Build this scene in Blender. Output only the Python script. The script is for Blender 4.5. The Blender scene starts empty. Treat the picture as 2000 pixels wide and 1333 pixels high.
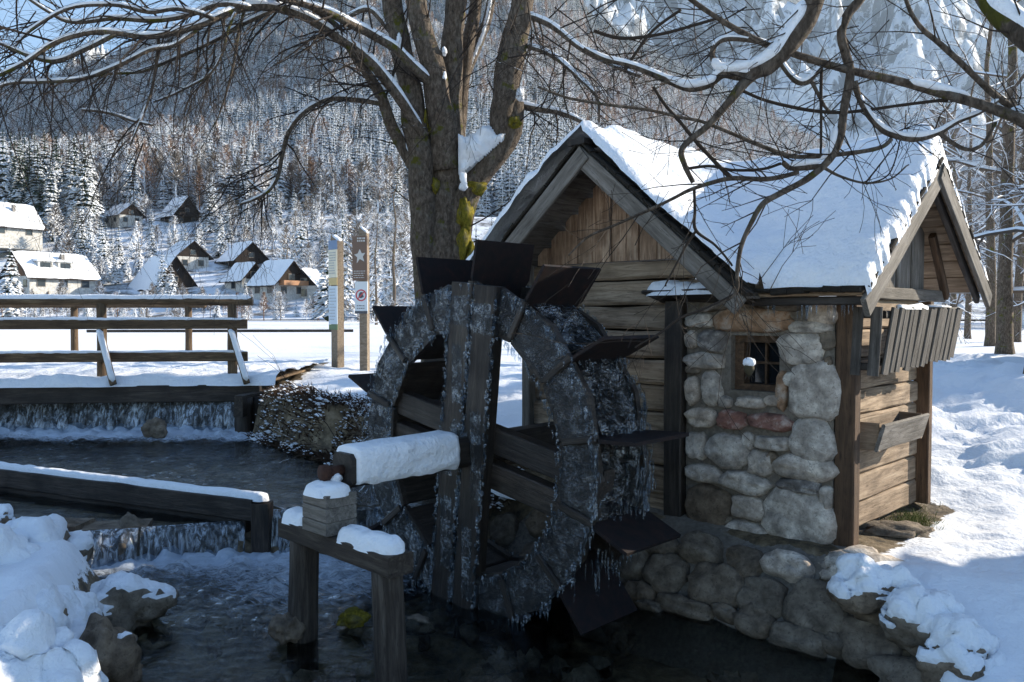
import bpy, math, random
import numpy as np
from mathutils import Vector, Matrix, noise as mn
random.seed(7); rng = np.random.default_rng(7)
R = math.radians
scene = bpy.context.scene
col = scene.collection

# ---------------------------------------------------------------- camera, world, sun, exposure
F_PX, PITCH = 1600.0, math.atan(51.5 / 1600.0)
cd = bpy.data.cameras.new('camera'); cam = bpy.data.objects.new('camera', cd); col.objects.link(cam)
cd.sensor_width = 36.0; cd.lens = 36.0 * F_PX / 2000.0; cd.clip_start = 0.05; cd.clip_end = 20000
cam.location = (0, 0, 0); cam.rotation_euler = (math.pi / 2 - PITCH, 0, 0)
scene.camera = cam
SUN_E, SUN_AZ = R(22), math.atan2(0.94, 0.34)          # azimuth clockwise from +Y
world = bpy.data.worlds.new('World'); scene.world = world; world.use_nodes = True
wn = world.node_tree; wn.nodes.clear()
sky = wn.nodes.new('ShaderNodeTexSky'); sky.sky_type = 'NISHITA'; sky.sun_disc = False
sky.sun_elevation = SUN_E; sky.sun_rotation = SUN_AZ; sky.air_density = 1.0; sky.dust_density = 0.1; sky.ozone_density = 2.6
bg = wn.nodes.new('ShaderNodeBackground'); bg.inputs[1].default_value = 0.1
wo = wn.nodes.new('ShaderNodeOutputWorld')
wn.links.new(sky.outputs[0], bg.inputs[0]); wn.links.new(bg.outputs[0], wo.inputs[0])
sl = bpy.data.lights.new('sun', 'SUN'); sl.energy = 5.0; sl.angle = R(0.5); sl.color = (1.0, 0.90, 0.74)
sun = bpy.data.objects.new('sun', sl); col.objects.link(sun)
SUN_DIR = Vector((math.sin(SUN_AZ) * math.cos(SUN_E), math.cos(SUN_AZ) * math.cos(SUN_E), math.sin(SUN_E)))
sun.rotation_euler = SUN_DIR.to_track_quat('Z', 'Y').to_euler()
sun.location = (20, 10, 12)
vs = scene.view_settings
vs.view_transform = 'Standard'; vs.look = 'None'; vs.exposure = 1.38; vs.gamma = 1.0; vs.use_curve_mapping = False
scene.cycles.use_denoising = True
scene.cycles.max_bounces = 8; scene.cycles.transparent_max_bounces = 24
scene.cycles.diffuse_bounces = 3; scene.cycles.glossy_bounces = 3; scene.cycles.transmission_bounces = 4
scene.cycles.caustics_reflective = False; scene.cycles.caustics_refractive = False

# ---------------------------------------------------------------- helpers
cp, sp = math.cos(PITCH), math.sin(PITCH)
def ray(px, py):
    u = (px - 1000) / F_PX; w = (666.5 - py) / F_PX
    return Vector((u, cp + w * sp, -sp + w * cp))
def at(px, py, d):
    r = ray(px, py); return r * (d / r.y)
def on_z(px, py, z):
    r = ray(px, py); return r * (z / r.z)
def on_plane(px, py, p0, n):
    r = ray(px, py); return r * (p0.dot(n) / r.dot(n))
A = Vector((-0.717, 0.697, 0)).normalized()     # along the stone wall, away to the left
B = Vector((A.y, -A.x, 0))                      # along the axle, away to the right
UP = Vector((0, 0, 1))
C0 = Vector((2.12, 5.3, 0))
def M(t, s, z): return C0 + A * t + B * s + UP * z

def link(o): col.objects.link(o); return o
def setp(o, label=None, cat=None, group=None, kind=None):
    if label: o['label'] = label
    if cat: o['category'] = cat
    if group: o['group'] = group
    if kind: o['kind'] = kind
    return o
def empty(name, loc, label, cat, group=None):
    o = link(bpy.data.objects.new(name, None)); o.location = loc; o.empty_display_size = .2
    return setp(o, label, cat, group)
def par(o, p):
    if p is not None:
        o.parent = p
        W = Matrix.Identity(4); q = p; ch = []
        while q: ch.append(q); q = q.parent
        for q in reversed(ch): W = W @ q.matrix_parent_inverse @ q.matrix_basis
        o.matrix_parent_inverse = W.inverted()
    return o
class MB:
    def __init__(s): s.v = []; s.f = []
    def add(s, vs_, fs_):
        k = len(s.v); s.v.extend(vs_); s.f.extend(tuple(i + k for i in f) for f in fs_)
    def box(s, c, size, rot=None):
        hx, hy, hz = size[0] / 2, size[1] / 2, size[2] / 2
        vs_ = [Vector((x, y, z)) for x in (-hx, hx) for y in (-hy, hy) for z in (-hz, hz)]
        if rot: vs_ = [rot @ v for v in vs_]
        s.add([Vector(c) + v for v in vs_], [(0, 1, 3, 2), (4, 6, 7, 5), (0, 4, 5, 1), (2, 3, 7, 6), (0, 2, 6, 4), (1, 5, 7, 3)])
    def tube(s, pts, rad, n=5, cap=True, squash=None):
        vs_ = []; fs_ = []; m = len(pts)
        prev = None
        for i, p in enumerate(pts):
            a = pts[max(i - 1, 0)]; b = pts[min(i + 1, m - 1)]
            t = Vector((b[0] - a[0], b[1] - a[1], b[2] - a[2]))
            if t.length < 1e-9: t = Vector((0, 0, 1))
            t.normalize()
            if prev is None:
                ref = UP if abs(t.z) < .9 else Vector((1, 0, 0)); x = t.cross(ref).normalized()
            else:
                x = prev - t * prev.dot(t)
                x = x.normalized() if x.length > 1e-6 else t.orthogonal().normalized()
            prev = x; y = t.cross(x)
            r = rad[i] if not isinstance(rad, (int, float)) else rad
            for k in range(n):
                an = 2 * math.pi * k / n
                q = x * (math.cos(an) * r) + y * (math.sin(an) * r)
                if squash: q.z *= squash
                vs_.append((p[0] + q.x, p[1] + q.y, p[2] + q.z))
        for i in range(m - 1):
            for k in range(n):
                k2 = (k + 1) % n
                fs_.append((i * n + k, i * n + k2, (i + 1) * n + k2, (i + 1) * n + k))
        if cap:
            fs_.append(tuple(range(n - 1, -1, -1))); fs_.append(tuple((m - 1) * n + k for k in range(n)))
        s.add(vs_, fs_)
    def mesh(s, name, mat, smooth=False):
        me = bpy.data.meshes.new(name); me.from_pydata([tuple(v) for v in s.v], [], s.f)
        mats = mat if isinstance(mat, (list, tuple)) else [mat]
        for m_ in mats: me.materials.append(m_)
        if smooth: me.polygons.foreach_set('use_smooth', [True] * len(me.polygons))
        me.update(); return me
    def build(s, name, mat, parent=None, smooth=False, origin=None):
        if origin is not None:
            o_ = Vector(origin); s.v = [Vector(v) - o_ for v in s.v]
        o = link(bpy.data.objects.new(name, s.mesh(name, mat, smooth)))
        if origin is not None: o.location = origin
        return par(o, parent)
def obj_from(name, me, mtx, parent=None):
    o = link(bpy.data.objects.new(name, me)); o.matrix_basis = mtx; return par(o, parent)
def frame(origin, x, z):
    x = Vector(x).normalized(); z = Vector(z); y = z.cross(x).normalized(); z = x.cross(y)
    m = Matrix((x, y, z)).transposed().to_4x4(); m.translation = origin; return m
_seed = [0]
def plank(name, p0, p1, w, t, mat, parent=None, wdir=UP, wav=0.006, cham=.008, seg=None, taper=1.0, label=None, ends=None):
    """weathered plank from p0 to p1, width w along wdir, thickness t"""
    p0 = Vector(p0); p1 = Vector(p1); d = p1 - p0; L = d.length
    m = frame((p0 + p1) / 2, d, wdir)      # local x length, y thickness, z width
    _seed[0] += 1; sd = _seed[0] * 7.31
    n = seg or max(2, min(10, int(L / .15))); mb = MB()
    c = min(cham, t * .35, w * .35)
    for i in range(n + 1):
        f = i / n; x = -L / 2 + L * f
        k = 1 + (taper - 1) * f
        o1 = mn.noise((x * 2.2 + sd, 0, 1)) * wav; o2 = mn.noise((x * 2.2 + sd, 5, 2)) * wav; o3 = mn.noise((x * 1.3 + sd, 9, 3)) * wav * .6
        hw1 = w / 2 * k + o1; hw0 = w / 2 * k + o2; ht = t / 2
        e0 = 0; e1 = 0
        if ends and i == 0: e0, e1 = ends[0]
        if ends and i == n: e0, e1 = ends[1]
        for (y, z) in ((-ht, -hw0 + c), (-ht, hw1 - c), (-ht + c, hw1), (ht - c, hw1), (ht, hw1 - c), (ht, -hw0 + c), (ht - c, -hw0), (-ht + c, -hw0)):
            mb.v.append(Vector((x + (e1 if z > 0 else e0), y + o3, z)))
    for i in range(n):
        for k in range(8):
            k2 = (k + 1) % 8; mb.f.append((i * 8 + k, (i + 1) * 8 + k, (i + 1) * 8 + k2, i * 8 + k2))
    mb.f.append(tuple(range(8))); mb.f.append(tuple(n * 8 + k for k in range(7, -1, -1)))
    o = obj_from(name, mb.mesh(name, mat), m, parent)
    if label: o['label'] = label
    return o
def log(name, p0, p1, r0, r1, mat, parent=None, n=12, wav=.004, seg=8):
    p0 = Vector(p0); p1 = Vector(p1); d = p1 - p0; L = d.length
    m = frame((p0 + p1) / 2, d, UP if abs(d.normalized().z) < .9 else Vector((0, 1, 0)))
    _seed[0] += 1; sd = _seed[0] * 3.7; mb = MB()
    for i in range(seg + 1):
        f = i / seg; x = -L / 2 + L * f; r = r0 + (r1 - r0) * f
        for k in range(n):
            an = 2 * math.pi * k / n
            q = r + mn.noise((x * 1.5 + sd, math.cos(an) * 1.3, math.sin(an) * 1.3)) * wav * 3
            mb.v.append(Vector((x, math.cos(an) * q, math.sin(an) * q)))
    for i in range(seg):
        for k in range(n):
            k2 = (k + 1) % n; mb.f.append((i * n + k, (i + 1) * n + k, (i + 1) * n + k2, i * n + k2))
    mb.f.append(tuple(range(n))); mb.f.append(tuple(seg * n + k for k in range(n - 1, -1, -1)))
    me = mb.mesh(name, mat)
    for p in me.polygons:
        if len(p.vertices) == 4: p.use_smooth = True
    return obj_from(name, me, m, parent)

# numpy value noise
_tab = rng.random((256, 256))
def vn(x, y):
    x = np.asarray(x, float); y = np.asarray(y, float)
    xi = np.floor(x).astype(int); yi = np.floor(y).astype(int); fx = x - xi; fy = y - yi
    fx = fx * fx * (3 - 2 * fx); fy = fy * fy * (3 - 2 * fy)
    a = _tab[xi & 255, yi & 255]; b = _tab[(xi + 1) & 255, yi & 255]; c = _tab[xi & 255, (yi + 1) & 255]; d = _tab[(xi + 1) & 255, (yi + 1) & 255]
    return (a * (1 - fx) + b * fx) * (1 - fy) + (c * (1 - fx) + d * fx) * fy - .5
def fbm(x, y, o=4, g=.5):
    r = 0; a = 1.0
    for i in range(o): r = r + a * vn(np.asarray(x) * 2 ** i + 17.3 * i, np.asarray(y) * 2 ** i + 9.1 * i); a *= g
    return r
def ss(a, b, x):
    t = np.clip((np.asarray(x, float) - a) / (b - a), 0, 1); return t * t * (3 - 2 * t)
def grid_mesh(name, X, Y, Z, mat, smooth=True, keep=None, attr=None, origin=None):
    h, w = X.shape; V = np.stack([X, Y, Z], -1).reshape(-1, 3)
    idx = np.arange(h * w).reshape(h, w)
    q = np.stack([idx[:-1, :-1], idx[:-1, 1:], idx[1:, 1:], idx[1:, :-1]], -1).reshape(-1, 4)
    if keep is not None:
        kf = (keep[:-1, :-1] & keep[:-1, 1:] & keep[1:, 1:] & keep[1:, :-1]).reshape(-1); q = q[kf]
        used = np.zeros(h * w, bool); used[q.reshape(-1)] = True
        mp = np.cumsum(used) - 1; V = V[used]; q = mp[q]
        if attr is not None: attr = {k: a.reshape(-1)[used] for k, a in attr.items()}
    elif attr is not None: attr = {k: a.reshape(-1) for k, a in attr.items()}
    me = bpy.data.meshes.new(name); nf = len(q)
    me.vertices.add(len(V)); me.vertices.foreach_set('co', V.astype(np.float32).reshape(-1))
    me.loops.add(nf * 4); me.loops.foreach_set('vertex_index', q.reshape(-1).astype(np.int32))
    me.polygons.add(nf); me.polygons.foreach_set('loop_start', np.arange(0, nf * 4, 4, dtype=np.int32))
    me.polygons.foreach_set('use_smooth', np.full(nf, smooth)); me.materials.append(mat)
    me.update(calc_edges=True)
    if attr:
        for k, a in attr.items():
            at_ = me.attributes.new(k, 'FLOAT', 'POINT'); at_.data.foreach_set('value', a.astype(np.float32))
    return link(bpy.data.objects.new(name, me))

# ---------------------------------------------------------------- materials
class NT:
    def __init__(s, name):
        s.m = bpy.data.materials.new(name); s.m.use_nodes = True; s.t = s.m.node_tree; s.t.nodes.clear()
        s.o = s.n('ShaderNodeOutputMaterial')
    def n(s, ty, **kw):
        x = s.t.nodes.new(ty)
        for k, v in kw.items(): setattr(x, k, v)
        return x
    def l(s, a, b): s.t.links.new(a, b)
    def val(s, sock, v):
        if isinstance(v, bpy.types.NodeSocket): s.l(v, sock)
        else: sock.default_value = v
    def coord(s, kind='Object', scale=(1, 1, 1), rnd=False):
        tc = s.n('ShaderNodeTexCoord'); mp = s.n('ShaderNodeMapping'); mp.inputs['Scale'].default_value = scale
        s.l(tc.outputs[kind], mp.inputs[0])
        if rnd:
            oi = s.n('ShaderNodeObjectInfo'); mu = s.n('ShaderNodeMath', operation='MULTIPLY'); mu.inputs[1].default_value = 37.0
            s.l(oi.outputs['Random'], mu.inputs[0]); s.l(mu.outputs[0], mp.inputs['Location'])
        return mp.outputs[0]
    def noise(s, vec, scale, detail=4, rough=.55, dist=0, out=0):
        x = s.n('ShaderNodeTexNoise'); x.inputs['Scale'].default_value = scale; x.inputs['Detail'].default_value = detail
        x.inputs['Roughness'].default_value = rough; x.inputs['Distortion'].default_value = dist
        s.l(vec, x.inputs['Vector']); return x.outputs[out]
    def ramp(s, fac, stops, interp='LINEAR'):
        x = s.n('ShaderNodeValToRGB'); x.color_ramp.interpolation = interp
        e = x.color_ramp.elements
        while len(e) < len(stops): e.new(.5)
        for el, (p, c) in zip(e, stops):
            el.position = p; el.color = (c, c, c, 1) if isinstance(c, (int, float)) else (*c, 1)
        s.l(fac, x.inputs[0]); return x.outputs[0]
    def mix(s, fac, a, b, mode='MIX'):
        x = s.n('ShaderNodeMix', data_type='RGBA', blend_type=mode)
        s.val(x.inputs[0], fac)
        for sk, v in ((x.inputs[6], a), (x.inputs[7], b)):
            if isinstance(v, tuple) and len(v) == 3: v = (*v, 1)
            s.val(sk, v)
        return x.outputs[2]
    def math(s, op, a, b=0.0, clamp=False):
        x = s.n('ShaderNodeMath', operation=op, use_clamp=clamp); s.val(x.inputs[0], a); s.val(x.inputs[1], b); return x.outputs[0]
    def bump(s, h, strength=.5, dist=.01, prev=None):
        x = s.n('ShaderNodeBump'); x.inputs['Strength'].default_value = strength; x.inputs['Distance'].default_value = dist
        s.l(h, x.inputs['Height'])
        if prev: s.l(prev, x.inputs['Normal'])
        return x.outputs[0]
    def pbsdf(s, color, rough=.7, normal=None, **kw):
        x = s.n('ShaderNodeBsdfPrincipled')
        if isinstance(color, tuple) and len(color) == 3: color = (*color, 1)
        s.val(x.inputs['Base Color'], color); s.val(x.inputs['Roughness'], rough)
        if normal is not None: s.l(normal, x.inputs['Normal'])
        for k, v in kw.items(): s.val(x.inputs[k.replace('_', ' ')], v)
        return x.outputs[0]
    def out(s, sh): s.l(sh, s.o.inputs[0]); return s.m
    def nz(s):
        g = s.n('ShaderNodeNewGeometry'); x = s.n('ShaderNodeSeparateXYZ'); s.l(g.outputs['Normal'], x.inputs[0]); return x.outputs[2]

def m_snow(name, bscale=1.0, fine=60, coarse=9, coord='Object'):
    t = NT(name); c = t.coord(coord)
    n1 = t.noise(c, coarse, 5, .6); n2 = t.noise(c, fine, 3, .7)
    n3 = t.noise(c, coarse * 3.2, 4, .6); b = t.bump(n1, .7, .05 * bscale); b = t.bump(n3, .5, .018 * bscale, b); b = t.bump(n2, .6, .006 * bscale, b)
    colr = t.mix(t.noise(c, 2.0, 2), (.78, .80, .84), (.86, .87, .89))
    return t.out(t.pbsdf(colr, .55, b, Subsurface_Weight=.0, Specular_IOR_Level=.35))
SNOW = m_snow('snow')
SNOW_FAR = m_snow('far_snow', 20, .8, .05)

def m_wood(name, dark, mid, light, rough=.85, stain=.5, gs=1.0, snowy=0.0, wet=0.0):
    t = NT(name); c = t.coord('Object', (1.2 * gs, 14 * gs, 14 * gs), True); c2 = t.coord('Object', (1, 1, 1), True)
    g = t.noise(c, 2.2, 8, .65, .6); fine = t.noise(c, 9, 6, .7, .3)
    big = t.noise(c2, 2.4, 4, .6)
    k = t.n('ShaderNodeTexVoronoi'); k.inputs['Scale'].default_value = 3.1; t.l(t.coord('Object', (.8, 3, 3), True), k.inputs['Vector'])
    knot = t.ramp(k.outputs['Distance'], [(0.0, 0.0), (.1, 1.0)])
    cc = t.ramp(g, [(.32, dark), (.5, mid), (.68, light)])
    oi = t.n('ShaderNodeObjectInfo')
    cc = t.mix(t.math('MULTIPLY', oi.outputs['Random'], .5), cc, tuple(x * .55 for x in mid))
    cc = t.mix(t.ramp(big, [(.45, 0.0), (.7, stain)]), cc, tuple(x * .45 for x in dark))
    cc = t.mix(t.ramp(fine, [(.30, .75), (.46, 0.0)]), cc, tuple(x * .25 for x in dark))
    cc = t.mix(knot, tuple(x * .4 for x in dark), cc)
    h = t.math('ADD', g, t.math('MULTIPLY', fine, .7))
    b = t.bump(h, .8, .006)
    if snowy > 0:
        f = t.math('MULTIPLY', t.ramp(t.noise(c2, 30, 4, .7), [(.62 - .1 * snowy, 0.0), (.66 - .1 * snowy, 1.0)]), 1.0)
        cc = t.mix(f, cc, (.8, .82, .86))
    return t.out(t.pbsdf(cc, rough if not wet else t.ramp(big, [(.35, rough * .6), (.6, rough)]), b, Specular_IOR_Level=.3 if not wet else .35))
WOOD_GREY = m_wood('weathered_grey_wood', (.085, .074, .062), (.18, .16, .138), (.29, .262, .235))
WOOD_LOG = m_wood('weathered_log_wood', (.12, .08, .05), (.34, .245, .165), (.54, .41, .29), gs=.7)
WOOD_GABLE = m_wood('gable_board_wood', (.16, .092, .055), (.41, .265, .175), (.68, .50, .36), stain=.8)
WOOD_BROWN = m_wood('reddish_brown_wood', (.045, .028, .018), (.11, .065, .038), (.19, .115, .068))
WOOD_SLAT = m_wood('dark_grey_slat_wood', (.045, .038, .032), (.105, .092, .08), (.19, .17, .15))
WOOD_DARK = m_wood('dark_wet_wood', (.012, .009, .007), (.035, .026, .02), (.08, .06, .048), rough=.7, wet=1)
WOOD_RAIL = m_wood('railing_wood', (.05, .032, .02), (.13, .085, .05), (.24, .17, .10))
WOOD_SIGN = m_wood('sign_post_wood', (.15, .11, .075), (.27, .21, .15), (.36, .29, .22), stain=.15)
WOOD_STAND = m_wood('stand_wood', (.02, .016, .013), (.06, .046, .036), (.12, .10, .08))

def m_stone(name, base, light, tint):
    t = NT(name); c = t.coord('Object', (1, 1, 1), True)
    n = t.noise(c, 9, 8, .65); n2 = t.noise(c, 45, 5, .7)
    oi = t.n('ShaderNodeObjectInfo')
    cc = t.ramp(n, [(.32, tuple(x * .45 for x in base)), (.5, base), (.66, light)])
    cc = t.mix(t.ramp(oi.outputs['Random'], [(0.5, 0.0), (1.0, .55)]), cc, tint, 'MULTIPLY')
    cc = t.mix(t.ramp(n2, [(.33, .6), (.45, 0.0)]), cc, tuple(x * .25 for x in base))
    v = t.n('ShaderNodeTexVoronoi', feature='DISTANCE_TO_EDGE'); v.inputs['Scale'].default_value = 7
    t.l(t.mix(.12, c, t.noise(c, 6, 4, .6, 0, 1)), v.inputs['Vector'])
    cr = t.ramp(v.outputs['Distance'], [(0.0, .55), (.012, 0.0)])
    cr = t.math('MULTIPLY', cr, t.ramp(n, [(.5, 0.0), (.6, 1.0)]))
    cc = t.mix(cr, cc, (.02, .018, .016))
    b = t.bump(n, .7, .03); b = t.bump(n2, .6, .006, b)
    return t.out(t.pbsdf(cc, .9, b, Specular_IOR_Level=.25))
STONE = m_stone('pale_limestone', (.42, .365, .31), (.72, .65, .56), (1.0, .84, .70))
STONE_DARK = m_stone('damp_dark_stone', (.15, .12, .09), (.25, .205, .155), (1.0, .82, .66))
STONE_SPECK = m_stone('speckled_grey_stone', (.18, .16, .145), (.46, .42, .37), (1, .95, .9))
STONE_RED = m_stone('reddish_conglomerate', (.26, .13, .10), (.50, .40, .34), (1, .8, .75))
STONE_RUST = m_stone('rust_stained_stone', (.33, .20, .12), (.46, .38, .31), (1, .85, .7))

def m_mortar():
    t = NT('mortar'); c = t.coord('Object'); n = t.noise(c, 30, 8, .7); n2 = t.noise(c, 3, 3)
    cc = t.ramp(n, [(.3, (.09, .078, .065)), (.6, (.25, .215, .175))]); cc = t.mix(t.ramp(n2, [(.4, 0.0), (.7, .6)]), cc, (.12, .10, .075))
    return t.out(t.pbsdf(cc, .95, t.bump(n, .9, .02)))
MORTAR = m_mortar()
def m_flat(name, c, rough=.7, spec=.4, bs=0, bd=.002, metal=0.0):
    t = NT(name); b = None; cc = c
    if bs:
        n = t.noise(t.coord('Object'), bs, 5, .65); b = t.bump(n, .6, bd); cc = t.mix(t.ramp(n, [(.35, 0.0), (.65, 1.0)]), tuple(x * .6 for x in c), c)
    return t.out(t.pbsdf(cc, rough, b, Specular_IOR_Level=spec, Metallic=metal))
def m_metal():
    t = NT('rusty_sheet_metal'); c = t.coord('Object', (1, 1, 1), True); n = t.noise(c, 14, 7, .7)
    oi = t.n('ShaderNodeObjectInfo')
    cc = t.ramp(n, [(.38, (.008, .007, .008)), (.6, (.02, .011, .010)), (.75, (.05, .02, .014))])
    return t.out(t.pbsdf(cc, .75, t.bump(n, .4, .003), Metallic=.15, Specular_IOR_Level=.25))
PADDLE = m_metal()
def m_bark(name, c0, c1, c2, sz=1.0, moss=0.0):
    t = NT(name); c = t.coord('Object'); n = t.noise(t.coord('Object', (1, 1, .45)), 18 * sz, 8, .7, .4); n2 = t.noise(c, 3 * sz, 4, .6)
    cc = t.ramp(n, [(.32, c0), (.5, c1), (.68, c2)])
    cc = t.mix(t.ramp(n2, [(.54, 0.0), (.64, .35)]), cc, (.16, .155, .135))
    if moss: cc = t.mix(t.ramp(t.noise(c, 5, 5, .6), [(.60 - .1 * moss, 0.0), (.66 - .1 * moss, 1.0)]), cc, (.09, .085, .012))
    b = t.bump(n, 1.0, .045)
    return t.out(t.pbsdf(cc, .9, b, Specular_IOR_Level=.2))
BARK = m_bark('grey_bark', (.03, .023, .017), (.115, .088, .066), (.23, .185, .145), 1.7, .08)
BARK_TWIG = m_flat('dark_twig_bark', (.035, .026, .02), .9, .2)
MOSS = m_bark('green_yellow_moss', (.06, .055, .006), (.18, .15, .015), (.36, .28, .03), 2)
def m_snowtwig(name, bark, thr=.25):
    t = NT(name); z = t.nz(); n = t.noise(t.coord('Object'), 3.5, 3)
    f = t.ramp(t.math('ADD', z, t.math('MULTIPLY', t.math('SUBTRACT', n, .5), 1.6)), [(max(thr, 0), 0.0), (max(thr, 0) + .12, 1.0)])
    return t.out(t.pbsdf(t.mix(f, bark, (.82, .84, .88)), .8, None, Specular_IOR_Level=.2))
TWIG_SNOW = m_snowtwig('snow_dusted_twigs', (.032, .024, .019), .95)
TWIG_SNOW2 = m_snowtwig('snow_laden_branches', (.09, .07, .055), .1)

def m_water(name, tint=(.82, .86, .80), foamcol=(.62, .70, .80), bsc=6.0, bst=.35):
    t = NT(name); c = t.coord('Object', (1, 1, 1)); c2 = t.coord('Object', (1.0, 2.2, 1))
    n = t.noise(c2, bsc, 4, .6, 1.2); n2 = t.noise(c, bsc * 4, 3, .6, .6)
    b = t.bump(n, bst, .05); b = t.bump(n2, bst * .6, .012, b)
    tr = t.n('ShaderNodeBsdfTransparent'); tr.inputs[0].default_value = (*tint, 1)
    gl = t.n('ShaderNodeBsdfGlossy'); gl.inputs['Roughness'].default_value = .06; t.l(b, gl.inputs['Normal']); gl.inputs[0].default_value = (.9, .95, 1, 1)
    fr = t.n('ShaderNodeFresnel'); fr.inputs[0].default_value = 1.33; t.l(b, fr.inputs['Normal'])
    mx = t.n('ShaderNodeMixShader'); t.l(fr.outputs[0], mx.inputs[0]); t.l(tr.outputs[0], mx.inputs[1]); t.l(gl.outputs[0], mx.inputs[2])
    at_ = t.n('ShaderNodeAttribute', attribute_name='foam')
    fn = t.noise(c2, 7, 8, .78, 1.8); fm = t.ramp(t.math('ADD', t.math('MULTIPLY', at_.outputs['Fac'], .75), t.math('SUBTRACT', fn, .5)), [(.28, 0.0), (.62, 1.0)])
    fo = t.pbsdf(foamcol, .6, t.bump(fn, .9, .04))
    m2 = t.n('ShaderNodeMixShader'); t.l(fm, m2.inputs[0]); t.l(mx.outputs[0], m2.inputs[1]); t.l(fo, m2.inputs[2])
    return t.out(m2.outputs[0])
WATER = m_water('river_water')
def m_fall():
    t = NT('falling_water'); c = t.coord('Object', (26, 26, 1.6)); n = t.noise(c, 1.0, 6, .7, .5); n2 = t.noise(t.coord('Object', (60, 60, 3)), 1.0, 3, .6)
    b = t.bump(n, .9, .02)
    tr = t.n('ShaderNodeBsdfTransparent'); tr.inputs[0].default_value = (.5, .55, .6, 1)
    w = t.pbsdf((.55, .62, .70), .25, b, Specular_IOR_Level=.8)
    gl = t.n('ShaderNodeBsdfGlossy'); gl.inputs['Roughness'].default_value = .12; t.l(b, gl.inputs['Normal'])
    m1 = t.n('ShaderNodeMixShader'); m1.inputs[0].default_value = .25; t.l(w, m1.inputs[1]); t.l(gl.outputs[0], m1.inputs[2])
    big = t.noise(t.coord('Object', (3.2, 3.2, .8)), 1.0, 3, .6); f = t.math('MULTIPLY', t.ramp(n, [(.44, .08), (.64, .95)]), t.ramp(big, [(.34, .15), (.58, 1.0)]))
    m2 = t.n('ShaderNodeMixShader'); t.l(f, m2.inputs[0]); t.l(tr.outputs[0], m2.inputs[1]); t.l(m1.outputs[0], m2.inputs[2])
    return t.out(m2.outputs[0])
FALL = m_fall()
def m_ice(nm='clear_ice', amt=.62):
    t = NT(nm); c = t.coord('Object'); n = t.noise(c, 22, 5, .65, .4)
    v = t.n('ShaderNodeTexVoronoi'); v.inputs['Scale'].default_value = 60; t.l(c, v.inputs['Vector'])
    b = t.bump(v.outputs['Distance'], .9, .02); b = t.bump(n, .7, .02, b)
    tr = t.n('ShaderNodeBsdfTransparent'); tr.inputs[0].default_value = (.80, .84, .88, 1)
    gl = t.n('ShaderNodeBsdfGlossy'); gl.inputs['Roughness'].default_value = .10; t.l(b, gl.inputs['Normal'])
    df = t.pbsdf((.42, .46, .50), .3, b, Specular_IOR_Level=.7)
    m1 = t.n('ShaderNodeMixShader'); m1.inputs[0].default_value = .6; t.l(df, m1.inputs[1]); t.l(gl.outputs[0], m1.inputs[2])
    f = t.ramp(t.noise(c, 9, 8, .8), [(.47, .03), (.68, amt)])
    m2 = t.n('ShaderNodeMixShader'); t.l(f, m2.inputs[0]); t.l(tr.outputs[0], m2.inputs[1]); t.l(m1.outputs[0], m2.inputs[2])
    return t.out(m2.outputs[0])
ICE = m_ice(); ICE_CLEAR = m_ice('thin_clear_ice', .30)
GLASS_DARK = m_flat('dark_window_glass', (.01, .012, .015), .08, .6)

# ================================================================= TERRAIN
RB_Y = [-8, 3.0, 4.1, 4.59, 4.95, 5.7, 7.0, 8.5, 11.0, 13, 17]
RB_X = [1.85, 1.9, 1.95, 2.0, 1.6, .805, -.45, -1.57, -3.6, -3.9, -4.2]
LB_Y = [-8, 3.0, 4.5, 5.6, 6.2, 6.6, 9, 14, 17]
LB_X = [-2.1, -2.1, -2.2, -2.55, -3.5, -6.5, -9.5, -10.5, -10.5]
Z_LOW, Z_POOL, Z_FRONT, Z_UPPER = -2.0, -1.65, -1.76, -1.2
def bank_dist(x, y, side):
    Y, X = (RB_Y, RB_X) if side > 0 else (LB_Y, LB_X)
    best = np.full(np.shape(x), 1e9)
    for i in range(len(Y) - 1):
        ax, ay, bx, by = X[i], Y[i], X[i + 1], Y[i + 1]
        dx, dy = bx - ax, by - ay
        t = np.clip(((x - ax) * dx + (y - ay) * dy) / (dx * dx + dy * dy), 0, 1)
        best = np.minimum(best, np.hypot(x - ax - t * dx, y - ay - t * dy))
    sgn = np.where((x - np.interp(y, Y, X)) * side > 0, 1, -1)
    return best * sgn           # > 0 on land
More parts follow.
